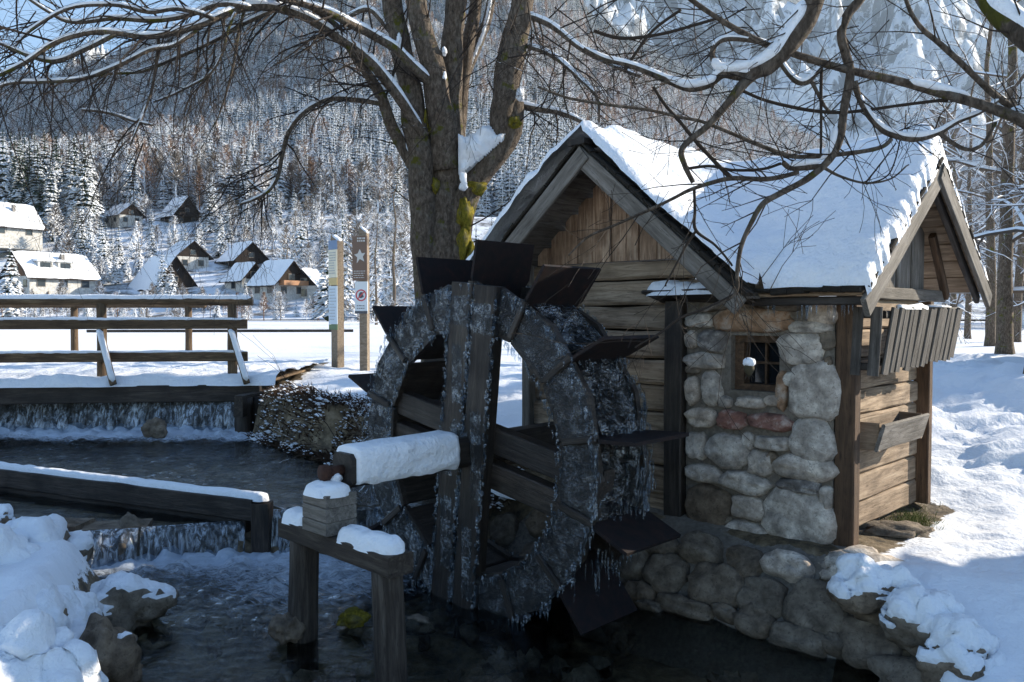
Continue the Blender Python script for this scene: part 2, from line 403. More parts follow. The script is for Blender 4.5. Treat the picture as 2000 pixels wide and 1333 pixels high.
def ground_z(x, y, detail=True):
    x = np.asarray(x, float); y = np.asarray(y, float)
    land = -1.0 - .5 * (1 - ss(5.8, 9.8, y)) * ss(-2.0, 0.5, x)
    land = np.where(x > 2.4, land + .35 * ss(3.2, 7, x) * (1 - ss(6, 16, y)), land)
    land = land - .30 * ss(3.6, 2.2, x) * ss(4.9, 3.9, y) * (x > 0)                 # bank drops to the water, lower right
    land = np.where(x < -1, land - .52 * (1 - ss(5.5, 9.0, y)) + .25 * ss(-3.4, -5.5, x) * (1 - ss(6, 9, y)), land)
    land = land + .08 * ss(20, 60, y) * 0
    if detail:
        amp = 1 - ss(16, 26, y) * .92
        mill = np.exp(-(((x - 2.4) / 1.5) ** 2 + ((y - 6.2) / 1.5) ** 2) * .5)
        churn = ss(2.2, 3.2, x) * ss(4.2, 5.5, y)
        b = churn * (fbm(x * 1.9 + 11, y * 3.4, 3, .6) * .17) + fbm(x * .7, y * .7, 3) * .16 + fbm(x * 2.3 + 5, y * 2.3, 4, .55) * .085
        pit = np.clip(vn(x * 2.6 + 40, y * 3.4) - .12, 0, 1) * -.28 + np.clip(vn(x * 1.5 + 4, y * 2.2 + 9) - .15, 0, 1) * -.25
        road = ss(15.5, 18, y) * (1 - ss(4, 9, x))
        land = land + (b + pit * ss(2.5, 4, x) * ss(5.0, 6.5, y)) * amp * (1 - .85 * mill) * (1 - .8 * road)
    dr = bank_dist(x, y, 1); dl = bank_dist(x, y, -1)
    up = (y < 17.2)
    bed = np.where(y < 6.75, -2.3, np.where(y < 11.9, -1.95, -1.5)) + .12 * fbm(x * 2.5, y * 2.5, 4) + .05 * fbm(x * 9, y * 9, 2)
    wr = np.where(y > 9.5, .25, np.where(y < 5.0, .3, .5))
    k = np.maximum(ss(-.05, .5, dr / wr * .5), ss(-.05, .45, dl))
    z = np.where(up, bed + (land - bed) * k, land)
    return z
def gz(x, y): return float(ground_z(np.array([x]), np.array([y]))[0])

bq, aq = 5.7, 1.754
gx = aq * np.sinh(bq * np.linspace(-1, 1, 521)); gy = 5.5 + aq * np.sinh(bq * np.linspace(-.74, .93, 471))
X, Y = np.meshgrid(gx, gy)
# ground material: snow over soil, rock bed below the waterline
t = NT('snowy_ground'); c = t.coord('Object')
n1 = t.noise(c, 7, 6, .6); n2 = t.noise(c, 55, 3, .7)
bmp = t.bump(n1, .6, .05); bmp = t.bump(n2, .5, .006, bmp)
sx = t.n('ShaderNodeSeparateXYZ'); t.l(c, sx.inputs[0])
gd = t.n('ShaderNodeAttribute', attribute_name='soil')
bedn = t.noise(c, 6, 7, .7); bedc = t.ramp(bedn, [(.35, (.025, .02, .014)), (.5, (.13, .095, .055)), (.66, (.26, .20, .13))])
f = t.ramp(t.math('ADD', gd.outputs['Fac'], t.math('MULTIPLY', t.math('SUBTRACT', t.noise(c, 9, 6, .75), .5), 1.3)), [(.45, 0.0), (.55, 1.0)])
cc = t.mix(f, t.mix(t.noise(c, 1.3, 2), (.79, .81, .85), (.86, .87, .89)), bedc)
GROUND = t.out(t.pbsdf(cc, .65, bmp, Specular_IOR_Level=.3))
Zg = ground_z(X, Y)
dr = bank_dist(X, Y, 1); dl = bank_dist(X, Y, -1)
soil = np.where(Y < 17.2, 1 - np.maximum(ss(.22 - .18 * (Y < 5.0), .6 - .36 * (Y < 5.0), dr), ss(.15, .45, dl)), 0)
soil = np.maximum(soil, np.where((Y < 16) & (Zg < -1.9), 1, 0))
ms = (X - C0.x) * A.x + (Y - C0.y) * A.y; mp_ = (X - C0.x) * B.x + (Y - C0.y) * B.y      # t and s around the mill
bare = (ss(-.42, -.12, ms) * (1 - ss(2.9, 3.1, ms)) * ss(-.8, -.3, mp_) * (1 - ss(1.5, 1.8, mp_)))
soil = np.maximum(soil, bare * .95)
ground = grid_mesh('ground', X, Y, Zg, GROUND, attr={'soil': soil}); setp(ground, kind='structure')

# hills
SK_U = [-1.3, -.625, -.5, -.4, -.2, 0, .06, .1, .2, .3, .375, .45, .65, 1.2]
SK_E = [.26, .285, .315, .345, .43, .43, .40, .35, .292, .236, .20, .17, .13, .12]
def hill_z(x, y):
    x = np.asarray(x, float); y = np.asarray(y, float); u = x / y
    prof = np.interp(y, [125, 140, 150, 300, 550, 850, 1000, 1150, 1500], [-1.3, -1.0, 0, 40, 125, 273, 370, 400, 340])
    sk = np.interp(u, SK_U, SK_E) * 1000 / 370.0
    w = ss(220, 600, y)
    z = prof * (1 * (1 - w) + sk * w) * np.where(u > .1, 1 - .45 * ss(.1, .4, u) * (1 - w), 1)
    n = fbm(x * .006 + 3, y * .006, 4, .55) * 34 * ss(300, 700, y) + fbm(x * .02, y * .02, 3) * 6 * ss(180, 300, y)
    gully = -np.abs(fbm((x + y * .5) * .0045 + 8, y * .0014, 3)) * 38 * ss(380, 800, y)
    return z + (n + gully) * (1 - .75 * ss(.05, .12, u)) + .3 * fbm(x * .1, y * .1, 2) * ss(135, 150, y)
uu = np.linspace(-1.3, 1.3, 300); yy = 124 * (1500 / 124.0) ** np.linspace(0, 1, 220)
U, YY = np.meshgrid(uu, yy)
t = NT('snowy_hillside'); c = t.coord('Object'); n = t.noise(c, .12, 8, .7)
cc = t.ramp(n, [(.40, (.14, .13, .12)), (.52, (.78, .80, .84))])
HILL = t.out(t.pbsdf(cc, .8, t.bump(n, .6, 1.5), Specular_IOR_Level=.1))
hill = grid_mesh('wooded_hillside', U * YY, YY, hill_z(U * YY, YY), HILL); setp(hill, kind='structure')

def mtn_z(x, y):
    u = x / y
    sk = np.interp(u, [-1.5, -.7, -.35, -.1, .2, .5, .62, .8, 1.5], [.20, .22, .30, .40, .44, .42, .40, .36, .30])
    p = np.interp(y, [1500, 2200, 3000, 3800, 4600], [.10, .34, .66, 1.0, .8]) * sk * 3800
    r = 1 - np.abs(fbm(x * .0016 + 2, y * .0012, 6, .6)) * 2.4
    r2 = -np.abs(fbm((x - .35 * y) * .0045, y * .0011 + 4, 5, .6)) * 420
    return p + (r * 260 + r2) * ss(1500, 2600, y) + fbm(x * .02, y * .02, 4, .6) * 60
uu = np.linspace(-1.5, 1.5, 520); yy = np.linspace(1500, 4700, 300); U, YY = np.meshgrid(uu, yy)
t = NT('rocky_snow_mountain'); c = t.coord('Object'); g = t.n('ShaderNodeNewGeometry'); s_ = t.n('ShaderNodeSeparateXYZ'); t.l(g.outputs['Normal'], s_.inputs[0])
n = t.noise(c, .012, 9, .72, .3); f = t.ramp(t.math('ADD', s_.outputs[2], t.math('MULTIPLY', t.math('SUBTRACT', n, .5), 1.9)), [(.36, 0.0), (.48, 1.0)])
b = t.bump(n, .9, 30)
MTN = t.out(t.pbsdf(t.mix(f, (.22, .23, .25), (.84, .86, .90)), .8, b, Specular_IOR_Level=.1))
mtn = grid_mesh('far_mountain', U * YY, YY, mtn_z(U * YY, YY), MTN); setp(mtn, kind='structure')

# ================================================================= WATER
def water_sheet(name, poly_keep, x0, x1, y0, y1, z, foamf, n=170, amp=.012):
    xs = np.linspace(x0, x1, n); ys = np.linspace(y0, y1, int(n * (y1 - y0) / (x1 - x0)) + 2)
    X, Y = np.meshgrid(xs, ys); f = np.clip(foamf(X, Y), 0, 1)
    Z = z + fbm(X * 2.2, Y * 3.4, 3) * amp * 2 + fbm(X * 8, Y * 11, 2) * amp + f * (np.abs(fbm(X * 5, Y * 6, 4, .65)) * .14)
    o = grid_mesh(name, X, Y, Z, WATER, keep=poly_keep(X, Y), attr={'foam': f}); return setp(o, kind='structure')
def seg_d(x, y, p, q):
    dx, dy = q[0] - p[0], q[1] - p[1]; t_ = np.clip(((x - p[0]) * dx + (y - p[1]) * dy) / (dx * dx + dy * dy), 0, 1)
    return np.hypot(x - p[0] - t_ * dx, y - p[1] - t_ * dy)
E1, E2 = (-.55, 7.0), (-2.15, 6.85)            # back pool lip
E3, E4, E5, E6 = (-2.25, 6.85), (-3.02, 6.62), (-3.5, 6.5), (-6.6, 6.6)   # front pool lip
def lip_y(x): return np.interp(x, [E6[0], E5[0], E4[0], E3[0], E2[0], E1[0]], [E6[1], E5[1], E4[1], E3[1], E2[1], E1[1]])
def f_low(x, y):
    d1 = seg_d(x, y, E1, E2); d2 = seg_d(x, y, E3, E4); d3 = seg_d(x, y, (-3.05, 6.6), (-3.4, 6.5))
    f = 1.0 * np.exp(-d1 / .38) + .95 * np.exp(-d2 / .26) + .9 * np.exp(-d3 / .22)
    f = f + .42 * np.exp(-(((x + 1.35) / .75) ** 2 + ((y - 6.1) / .65) ** 2)) + .15 * np.exp(-(((x + 1.9) / .6) ** 2 + ((y - 5.6) / .5) ** 2))
    return f + .10
water_low = water_sheet('river_water', lambda x, y: (x > np.interp(y, LB_Y, LB_X) - .5) & (x < np.interp(y, RB_Y, RB_X) + .5) & (y < lip_y(x) + .06), -7, 3.2, -7, 7.3, Z_LOW, f_low, 300)
BEAM_A, BEAM_B = Vector((-5.3, 8.25, -1.53)), Vector((-2.12, 6.78, -1.53))
def beam_y(x): return BEAM_A.y + (x - BEAM_A.x) * (BEAM_B.y - BEAM_A.y) / (BEAM_B.x - BEAM_A.x)
def f_pool(x, y):
    f = 1.15 * ss(10.15, 11.3, y) * (.7 + .5 * (fbm(x * 1.2, y * 1.2, 2) + .4)) + .12
    return f + .5 * np.exp(-seg_d(x, y, E1, E2) / .12)
water_pool = water_sheet('pool_water', lambda x, y: (x > np.interp(y, LB_Y, LB_X) - .6) & (x < np.interp(y, RB_Y, RB_X) + .5) & (y > lip_y(x) - .01) & ((x > BEAM_B.x) | (y > beam_y(x) - .03)), -11.5, 1, 6.5, 11.9, Z_POOL, f_pool, 300)
water_front = water_sheet('channel_water', lambda x, y: (x > np.interp(y, LB_Y, LB_X) - .6) & (x < BEAM_B.x) & (y > lip_y(x) - .01) & (y < beam_y(x) + .03), -9, -2, 6.3, 9.9, Z_FRONT, lambda x, y: 0 * x + .08, 160, .007)
water_up = water_sheet('upper_stream_water', lambda x, y: (x > -11.2) & (x < np.interp(y, RB_Y, RB_X) + .4), -11.3, -3, 11.85, 17.3, Z_UPPER, lambda x, y: 0 * x + .1, 60)
def fall_sheet(name, p, q, ztop, zbot, bulge, seed, n=90, m=14, label=None, parent=None, jag=.05):
    """thin curved curtain of falling water from p to q"""
    P = np.array(p); Q = np.array(q); T = np.linspace(0, 1, n); S = np.linspace(0, 1, m)
    TT, SS_ = np.meshgrid(T, S); nrm = np.array([(Q - P)[1], -(Q - P)[0]]); nrm = nrm / np.hypot(*nrm)
    if nrm[1] > 0: nrm = -nrm
    L = np.hypot(*(Q - P))
    w = fbm(TT * L * 5 + seed, SS_ * .5, 4, .6) * jag * 2.0 * SS_ + fbm(TT * L * 16 + seed, SS_ * 1.5, 2) * jag * .5
    out = bulge * SS_ ** 1.0 + w
    X = P[0] + (Q - P)[0] * TT + nrm[0] * out; Y = P[1] + (Q - P)[1] * TT + nrm[1] * out
    Z = ztop + .012 + (zbot - .03 - ztop) * SS_ ** 1.7 
    o = grid_mesh(name, X, Y, Z, FALL); setp(o, kind='structure'); return o
fall_sheet('waterfall_curtain', (-10.8, 11.88), (-3.75, 11.7), Z_UPPER, Z_POOL, .22, 1, 260)
fall_sheet('weir_waterfall', E2, E1, Z_POOL, Z_LOW, .16, 5, 90, 14)
fall_sheet('side_waterfall', E4, E3, Z_FRONT + .02, Z_LOW, .12, 9, 70)
fall_sheet('little_waterfall', (-3.42, 6.5), (-3.03, 6.6), Z_FRONT + .02, Z_LOW, .14, 13, 50)
# weir rock steps below the lips and under the bridge (solid ground the water drops over)
mb = MB()
for (p, q, zt) in ((E2, E1, Z_POOL - .02), (E4, E3, Z_FRONT - .02), (E5, E4, Z_FRONT + .03), (E6, E5, Z_FRONT + .06), ((-11, 11.95), (-3.6, 11.75), Z_UPPER - .03)):
    c_ = ((p[0] + q[0]) / 2, (p[1] + q[1]) / 2 + .16); L = math.hypot(q[0] - p[0], q[1] - p[1]); a_ = math.atan2(q[1] - p[1], q[0] - p[0])
    mb.box((c_[0], c_[1], (zt - 2.6) / 2), (L, .28, zt + 2.6), Matrix.Rotation(a_, 3, 'Z'))
weir = mb.build('weir_step', STONE_DARK); setp(weir, kind='structure')

# ================================================================= ROCKS
def rock_mesh(name, r, mat, seed, sub=3, rough=.22, flat=.8, freq=1.4):
    import bmesh
    bm = bmesh.new(); bmesh.ops.create_icosphere(bm, subdivisions=sub, radius=1)
    for v in bm.verts:
        n = v.co.normalized(); k = 1 + mn.fractal((n * freq + Vector((seed * 3.1, seed, 0))), .8, 2.1, 5) * rough * 1.6
        k -= max(0, mn.noise(n * 1.7 + Vector((seed, 9, 4)))) * .35
        v.co = Vector((n.x * r[0], n.y * r[1], n.z * r[2])) * k
    me = bpy.data.meshes.new(name); bm.to_mesh(me); bm.free(); me.materials.append(mat)
    me.polygons.foreach_set('use_smooth', [True] * len(me.polygons)); return me
def snow_cap(name, me_rock, mat, seed, thr=.25, thick=.06, cover=.0, parent=None, loc=None):
    """thick snow over the upward faces of a rock"""
    import bmesh
    bm = bmesh.new(); bm.from_mesh(me_rock); bm.normal_update()
    kill = [f for f in bm.faces if f.normal.z < thr + .28 * mn.noise(f.calc_center_median() * 5 + Vector((seed, 0, 0))) - cover]
    bmesh.ops.delete(bm, geom=kill, context='FACES')
    if not bm.faces: bm.free(); return None
    left = set(bm.faces); best = []
    while left:
        st_ = [left.pop()]; isl = []
        while st_:
            f = st_.pop(); isl.append(f)
            for e in f.edges:
                for g in e.link_faces:
                    if g in left: left.discard(g); st_.append(g)
        if len(isl) > len(best): best = isl
    best = set(best); bmesh.ops.delete(bm, geom=[f for f in bm.faces if f not in best], context='FACES')
    bmesh.ops.subdivide_edges(bm, edges=bm.edges[:], cuts=1, use_grid_fill=True)
    bm.normal_update(); bd = {v for e in bm.edges if e.is_boundary for v in e.verts}
    # distance to the boundary gives the rounded rim
    dist = {v: 0 for v in bd}; fr = list(bd)
    while fr:
        nx = []
        for v in fr:
            for e in v.link_edges:
                w = e.other_vert(v)
                if w not in dist: dist[w] = dist[v] + 1; nx.append(w)
        fr = nx
    nm = {v: v.normal.copy() for v in bm.verts}
    for v in bm.verts:
        d = dist.get(v, 9); h = thick * (0 if d == 0 else min(1, .34 + .15 * (d - 1)))
        v.co += (nm[v] * .6 + UP * .6) * (h * (1 + .7 * mn.noise(v.co * 6 + Vector((seed, 1, 1))) + .4 * mn.noise(v.co * 15 + Vector((seed, 1, 1))))) - (nm[v] * .012 if d == 0 else Vector((0, 0, 0)))
    for f in bm.faces: f.smooth = True
    me = bpy.data.meshes.new(name); bm.to_mesh(me); bm.free(); me.materials.append(mat)
    o = link(bpy.data.objects.new(name, me)); o.location = loc or (0, 0, 0)
    return par(o, parent)
def boulder(px, py, d, r, label, seed, mat=STONE_DARK, thr=.25, thick=.06, cover=0, rot=0, snow=True, group=None, name='boulder'):
    p = at(px, py, d)
    o = link(bpy.data.objects.new(name, rock_mesh(name, r, mat, seed, 4))); o.location = p
    setp(o, label, 'rock', group)
    if snow: snow_cap('snow', o.data, SNOW, seed, thr, thick, cover, o, p)
    return o
boulder(62, 1112, 5.35, (.30, .38, .20), 'big boulder under a smooth thick pillow of snow, left edge above the other rocks', 1, thr=.0, thick=.10)
boulder(232, 1188, 5.25, (.30, .30, .19), 'dark wet boulder with broken snow patches jutting into the stream', 2, thr=.55, thick=.04)
boulder(206, 1300, 4.35, (.17, .2, .24), 'small dark rock speckled with snow at the bottom left waterline', 3, thr=.75, thick=.02)
boulder(50, 1262, 4.5, (.34, .34, .26), 'snow covered rock below the pillow shaped boulder, left bank', 4, thr=-.15, thick=.07)
boulder(20, 1370, 3.7, (.36, .36, .24), 'large snow mound rock in the bottom left corner', 5, thr=-.2, thick=.08)
boulder(125, 1240, 4.75, (.20, .22, .17), 'snow covered rock leaning on the dark wet boulder', 6, thr=-.05, thick=.06)
boulder(-40, 1160, 4.9, (.36, .36, .28), 'snow covered rock cut by the left edge of the view', 8, thr=-.3, thick=.08)
boulder(-6, 1020, 5.6, (.10, .1, .08), 'small snow tipped rock peeping in at the left edge', 9, thr=.0, thick=.04)
boulder(565, 1225, 4.95, (.10, .12, .10), 'small wet rock at the foot of the left stand leg', 10, snow=False)
boulder(690, 1208, 5.15, (.10, .10, .05), 'small mossy rock in the water between the stand legs', 11, mat=MOSS, snow=False)
boulder(303, 840, 10.9, (.16, .14, .15), 'dark rock in the foam under the bridge waterfall', 12, snow=False)
boulder(255, 1075, 6.72, (.22, .2, .25), 'dark rock beside the little waterfall', 13, snow=False)
boulder(150, 1075, 6.75, (.35, .2, .25), 'dark rock left of the little waterfall', 14, snow=False)
boulder(815, 1222, 5.3, (.14, .12, .05), 'flat stone just under the water behind the right stand leg', 15, snow=False)
for i in range(70):
    px = rng.uniform(240, 1500); py = rng.uniform(1140, 1333); p = on_z(px, py, -2.0)
    if np.interp(p.y, LB_Y, LB_X) + .1 < p.x < np.interp(p.y, RB_Y, RB_X) - .1:
        if i == 0 or 'peb' not in globals(): peb = MB()
        me = rock_mesh('peb', (rng.uniform(.04, .13), rng.uniform(.04, .13), rng.uniform(.03, .06)), STONE_DARK, i + 40, 2)
        peb.add([Vector(v.co) + Vector((p.x, p.y, -2.17 + rng.uniform(-.05, .04))) for v in me.vertices], [tuple(f.vertices) for f in me.polygons]); bpy.data.meshes.remove(me)
setp(peb.build('river_bed_pebbles', STONE_DARK, None, True), kind='stuff')

# ================================================================= MILL
mill = empty('mill_hut', M(1.4, .8, -1.5), 'small timber and rubble stone watermill hut with two snow covered gables', 'mill')
def MP(name, a, b, w, th, mat, **k): return plank(name, M(*a), M(*b), w, th, mat, mill, **k)
APX_L, T_L, RISE_L = 1.28, 1.786, .85
APX_R, S_R, RISE_R = 1.086, 1.08, .712
# --- left wing gable wall: horizontal log planks (plane s=0)
z = .42; hs = [.15, .20, .19, .22, .20, .21, .22, .19, .22, .21]
for i, h in enumerate(hs):
    t0, t1 = (1.27, 2.72) if z < .12 else (.8, 2.72)
    if z > .12:
        t0 = max(.62, T_L - (APX_L - z) / RISE_L + .1) if i == 0 else .85
    MP('wall_log', (t0, .05 + .01 * ((i % 2) * 2 - 1), z - h / 2), (t1, .05 + .008 * ((i % 3) - 1), z - h / 2), h - .012, .11, WOOD_LOG, wav=.014, cham=.02, seg=12)
    z -= h
z_log_bottom = z
# chinking / inner wall
mb = MB(); mb.box(M(2.0, .2, -.55), (1.55, .1, 1.95), Matrix.Rotation(math.atan2(A.y, A.x), 3, 'Z')); mb.build('inner_wall', WOOD_DARK, mill)
# gable boards (vertical)
tt = 2.66
ws = [.15, .17, .13, .16, .19, .15, .12, .17, .16, .18, .17]
for i, w in enumerate(ws):
    tc = tt - w / 2; ztop = APX_L - abs(T_L - tc) * RISE_L - .03
    if ztop > .5: MP('gable_board', (tc, .025 + .008 * (i % 2), .425 + .0 * i), (tc, .025 + .008 * (i % 2), ztop), w - .008, .03, WOOD_GABLE, wdir=A, wav=.004, cham=.004)
    tt -= w
for (tc, zz) in ((.86, .42),): pass
MP('gable_board', (.92, .0, .13), (.92, .0, .44), .16, .03, WOOD_GABLE, wdir=A)
MP('wall_log', (1.12, -.03, .16), (.55, -.03, .13), .13, .12, WOOD_DARK, wav=.01, cham=.03)
# posts
MP('post', (1.215, -.02, .10), (1.215, -.02, -1.52), .15, .12, WOOD_DARK, wdir=A, wav=.006)
MP('post', (2.72, -.01, .42), (2.72, -.01, -1.4), .09, .14, WOOD_GREY, wdir=A)
# small pent board with snow
MP('pent_board', (1.36, -.13, .135), (.62, -.13, .14), .30, .025, WOOD_DARK, wdir=-B + UP * .25)
def snow_strip(name, p0, p1, w, h, parent, seed=0, n=34, m=12, mat=SNOW, side=None, lump=.35, edge=.0, jag=.12, ends=True):
    """pillow of snow lying along p0-p1"""
    p0 = Vector(p0); p1 = Vector(p1); d = p1 - p0; L = d.length; d.normalize()
    sd = (side or d.cross(UP)).normalized(); u = sd.cross(d).normalized()
    if u.z < 0: u = -u
    mb = MB()
    for i in range(n + 1):
        f = i / n; x = f * L
        e = 1.0 if not ends else min(1, math.sqrt(max(0, 1 - max(0, 1 - min(x, L - x) / (w * .45)) ** 2)))
        ww = w * (1 + jag * mn.noise((x * 6 / max(w, .1) * .15 + seed, 3, seed))) * max(e, .25)
        hh = h * (1 + lump * mn.noise((x * 2.5 + seed * 5, 7, 1)) + lump * .6 * mn.noise((x * 9 + seed * 5, 7, 1))) * (e if ends else 1)
        for k in range(m + 1):
            g = -1 + 2 * k / m; prof = (1 - abs(g) ** 2.6) ** .6 if abs(g) < 1 else 0
            rag = mn.noise((x * 9, k * 7.0, seed)) * .02 * w * (3 if k in (0, m) else 1)
            mb.v.append(p0 + d * x + sd * (g * ww / 2 + rag) + u * (hh * prof * (1 + .12 * mn.noise((x * 7, g * 3, seed))) - (.015 if abs(g) > .99 else 0)))
    for i in range(n):
        for k in range(m):
            a = i * (m + 1) + k; mb.f.append((a, a + 1, a + m + 2, a + m + 1))
    mb.f.append(tuple(range(m, -1, -1))); mb.f.append(tuple(n * (m + 1) + k for k in range(m + 1)))
    me = mb.mesh(name, mat, True)
    return par(link(bpy.data.objects.new(name, me)), parent)
snow_strip('pent_snow', M(1.38, -.14, .152), M(.66, -.14, .157), .30, .075, mill, 3, side=B, lump=.9)
# --- stone wall: mortar core round the window hole, stones proud
def mbox(mb, t0, t1, s0, s1, z0, z1):
    mb.add([M(t_, s_, z_) for t_ in (t0, t1) for s_ in (s0, s1) for z_ in (z0, z1)], [(0, 1, 3, 2), (4, 6, 7, 5), (0, 4, 5, 1), (2, 3, 7, 6), (0, 2, 6, 4), (1, 5, 7, 3)])
def tz(px, py, s=0.0):
    p = on_plane(px, py, M(0, s, 0), B); q = p - C0; return q.dot(A), q.z
w_t1, w_z1 = tz(1428, 655); w_t0, w_z0 = tz(1522, 768)
sp0 = .0
mb = MB()
mbox(mb, .03, w_t0, sp0, .25, -1.62, .12); mbox(mb, w_t1, 1.15, sp0, .25, -1.62, .12)
mbox(mb, w_t0, w_t1, sp0, .25, -1.62, w_z0); mbox(mb, w_t0, w_t1, sp0, .25, w_z1, .12)
mb.build('mortar', MORTAR, mill)
def stone(c_, ax, nrm, w, h, depth, mat, parent, seed, name='stone', ang=0):
    """rounded field stone: centre c_, in-plane axis ax, outward normal nrm"""
    ax = Vector(ax).normalized(); nrm = Vector(nrm).normalized(); up = nrm.cross(ax)
    if up.z < 0: up = -up
    n, rings = 18, (1.0, .97, .86, .66, .38); mb = MB(); ex = 1.9 + (seed * 0.37 % 1) * 2.2
    for ri, rr in enumerate(rings):
        hgt = depth * (0, .45, .82, .98, 1.0)[ri]
        for k in range(n):
            a = 2 * math.pi * k / n + ang; ca, sa = math.cos(a), math.sin(a)
            q = (abs(ca) ** ex + abs(sa) ** ex) ** (-1 / ex)
            q *= 1.03 + .22 * mn.noise((ca * 1.2 + seed * 5.7, sa * 1.2, seed)) + .17 * mn.noise((ca * 3.4 + seed * 5.7, sa * 3.4, seed))
            lo = .30 * depth * mn.noise((ca * rr * 1.6 + seed, sa * rr * 1.6, seed * 3.0)) + .22 * depth * mn.noise((ca * rr * 4 + seed, sa * rr * 4, seed * 3.0))
            mb.v.append(Vector((q * rr * ca * w / 2, q * rr * sa * h / 2, hgt + (lo if ri > 1 else 0))))
    mb.v.append(Vector((0, 0, depth * 1.02)))
    for ri in range(len(rings) - 1):
        for k in range(n):
            k2 = (k + 1) % n; mb.f.append((ri * n + k, ri * n + k2, (ri + 1) * n + k2, (ri + 1) * n + k))
    L0 = (len(rings) - 1) * n
    for k in range(n): mb.f.append((L0 + k, L0 + (k + 1) % n, len(mb.v) - 1))
    m = Matrix((ax, up, ax.cross(up))).transposed().to_4x4()
    if m.to_3x3().col[2].dot(nrm) < 0: m = Matrix((-ax, up, (-ax).cross(up))).transposed().to_4x4()
    m.translation = c_
    return obj_from(name, mb.mesh(name, mat, True), m, parent)
ST = [(270,245,120,70,0),(510,243,315,112,4),(235,330,62,82,0),(330,335,118,102,2),(290,425,172,74,0),(240,560,66,132,0),(325,550,88,162,0),(725,370,178,148,0),(765,275,160,62,0),
(820,215,112,112,0),(785,160,60,60,4),(682,508,58,72,0),(785,555,192,262,0),(278,680,132,92,0),(385,610,64,54,0),(500,612,114,56,0),(597,605,62,52,0),(641,560,42,185,4),(419,690,132,96,3),
(590,700,182,82,3),(255,805,92,126,0),(398,830,192,168,0),(491,785,52,80,0),(602,795,148,68,0),(775,785,192,226,0),(290,930,152,82,0),(545,885,106,122,0),(740,905,255,120,0),(725,985,190,66,2),
(472,970,215,106,0),(312,1090,200,222,1),(492,1085,136,112,0),(710,1135,282,290,0),(490,1200,182,118,0),(838,1040,52,110,0),(335,180,122,54,1),(240,465,62,42,1),(600,862,54,60,1),(842,1175,44,110,0),
(670,1292,64,36,1),(860,1290,60,60,1),(470,190,110,36,1),(640,180,150,50,1),(845,330,60,100,1),(850,440,30,70,1),(395,1130,46,90,1),(320,1245,180,70,1),(800,1270,90,50,1)]
for i, (zx, zy, zw, zh, k) in enumerate(ST):
    px, py = 1250 + zx / 2.2986, 520 + zy / 2.2986; d_ = on_plane(px, py, M(0, sp0, 0), B)
    sc = d_.y / F_PX / 2.2986
    stone(d_ + B * .01, A, -B, zw * sc / .80 * .97, zh * sc * .97, .045 + .035 * min(1, zw / 180), (STONE, STONE_DARK, STONE_SPECK, STONE_RED, STONE_RUST)[k], mill, i + 1)
# window
win = MB(); fw = .035
for (a0, a1, b0, b1) in ((w_t0, w_t1, w_z1 - .05, w_z1), (w_t0, w_t1, w_z0, w_z0 + .045), (w_t1 - .07, w_t1, w_z0 + .045, w_z1 - .05), (w_t0, w_t0 + .02, w_z0 + .045, w_z1 - .05)):
    mbox(win, a0 + .001, a1 - .001, .06, .16, b0 + .001, b1 - .001)
wf = win.build('window_frame', WOOD_BROWN, mill)
mb = MB(); tm = (w_t0 + .02 + w_t1 - .07) / 2; zm = (w_z0 + w_z1) / 2
mbox(mb, tm - .008, tm + .008, .118, .14, w_z0 + .045, w_z1 - .05); mbox(mb, w_t0 + .02, w_t1 - .07, .12, .138, zm - .008, zm + .008)
mb.build('glazing_bar', WOOD_BROWN, wf)
for (a0, a1) in ((w_t0 + .02, tm - .01), (tm + .01, w_t1 - .07)):
    for (b0, b1) in ((w_z0 + .045, zm - .01), (zm + .01, w_z1 - .05)):
        mb = MB(); mbox(mb, a0, a1, .146, .150, b0, b1); mb.build('pane', GLASS_DARK, wf)
mb = MB(); mbox(mb, w_t0 - .05, w_t1 + .05, .26, .30, w_z0 - .05, w_z1 + .05); mb.build('window_back', WOOD_DARK, mill)
# --- corner post and side wall (plane t=0)
MP('post', (-.045, .035, .13), (-.045, .035, -1.60), .10, .13, WOOD_BROWN, wdir=B, wav=.003)
MP('post', (-.04, 1.49, .10), (-.04, 1.49, -1.46), .08, .12, WOOD_BROWN, wdir=B, wav=.004)
z = .12; hs = [.22, .19, .22, .17, .20, .21, .19, .18]; nb = len(hs)
for i, h in enumerate(hs):
    MP('wall_log', (.03 + .008 * (i % 2), .09, z - h / 2), (.03 + .008 * ((i + 1) % 2), 1.46, z - h / 2), h - .008, .09, WOOD_LOG, wav=.012, cham=.015, seg=12)
    z -= h
mb = MB(); mbox(mb, .09, .13, .1, 1.6, -1.42, .1); mb.build('inner_wall', WOOD_DARK, mill)
# gable of the right wing: recessed boards
ss_ = .12
for i in range(10):
    w = .155; sc_ = ss_ + w / 2; ztop = APX_R - abs(sc_ - S_R) * RISE_R - .04
    if ztop > .2: MP('gable_board', (.02 + .012 * (i % 2), sc_, .125), (.02 + .012 * (i % 2), sc_, ztop), w - .006, .025, WOOD_GREY, wdir=B, wav=.003)
    ss_ += w
MP('tie_beam', (-.02, .0, .15), (-.02, 2.0, .15), .09, .05, WOOD_GREY)
MP('brace', (-.05, 1.62, .62), (-.05, 1.98, .14), .07, .05, WOOD_BROWN)
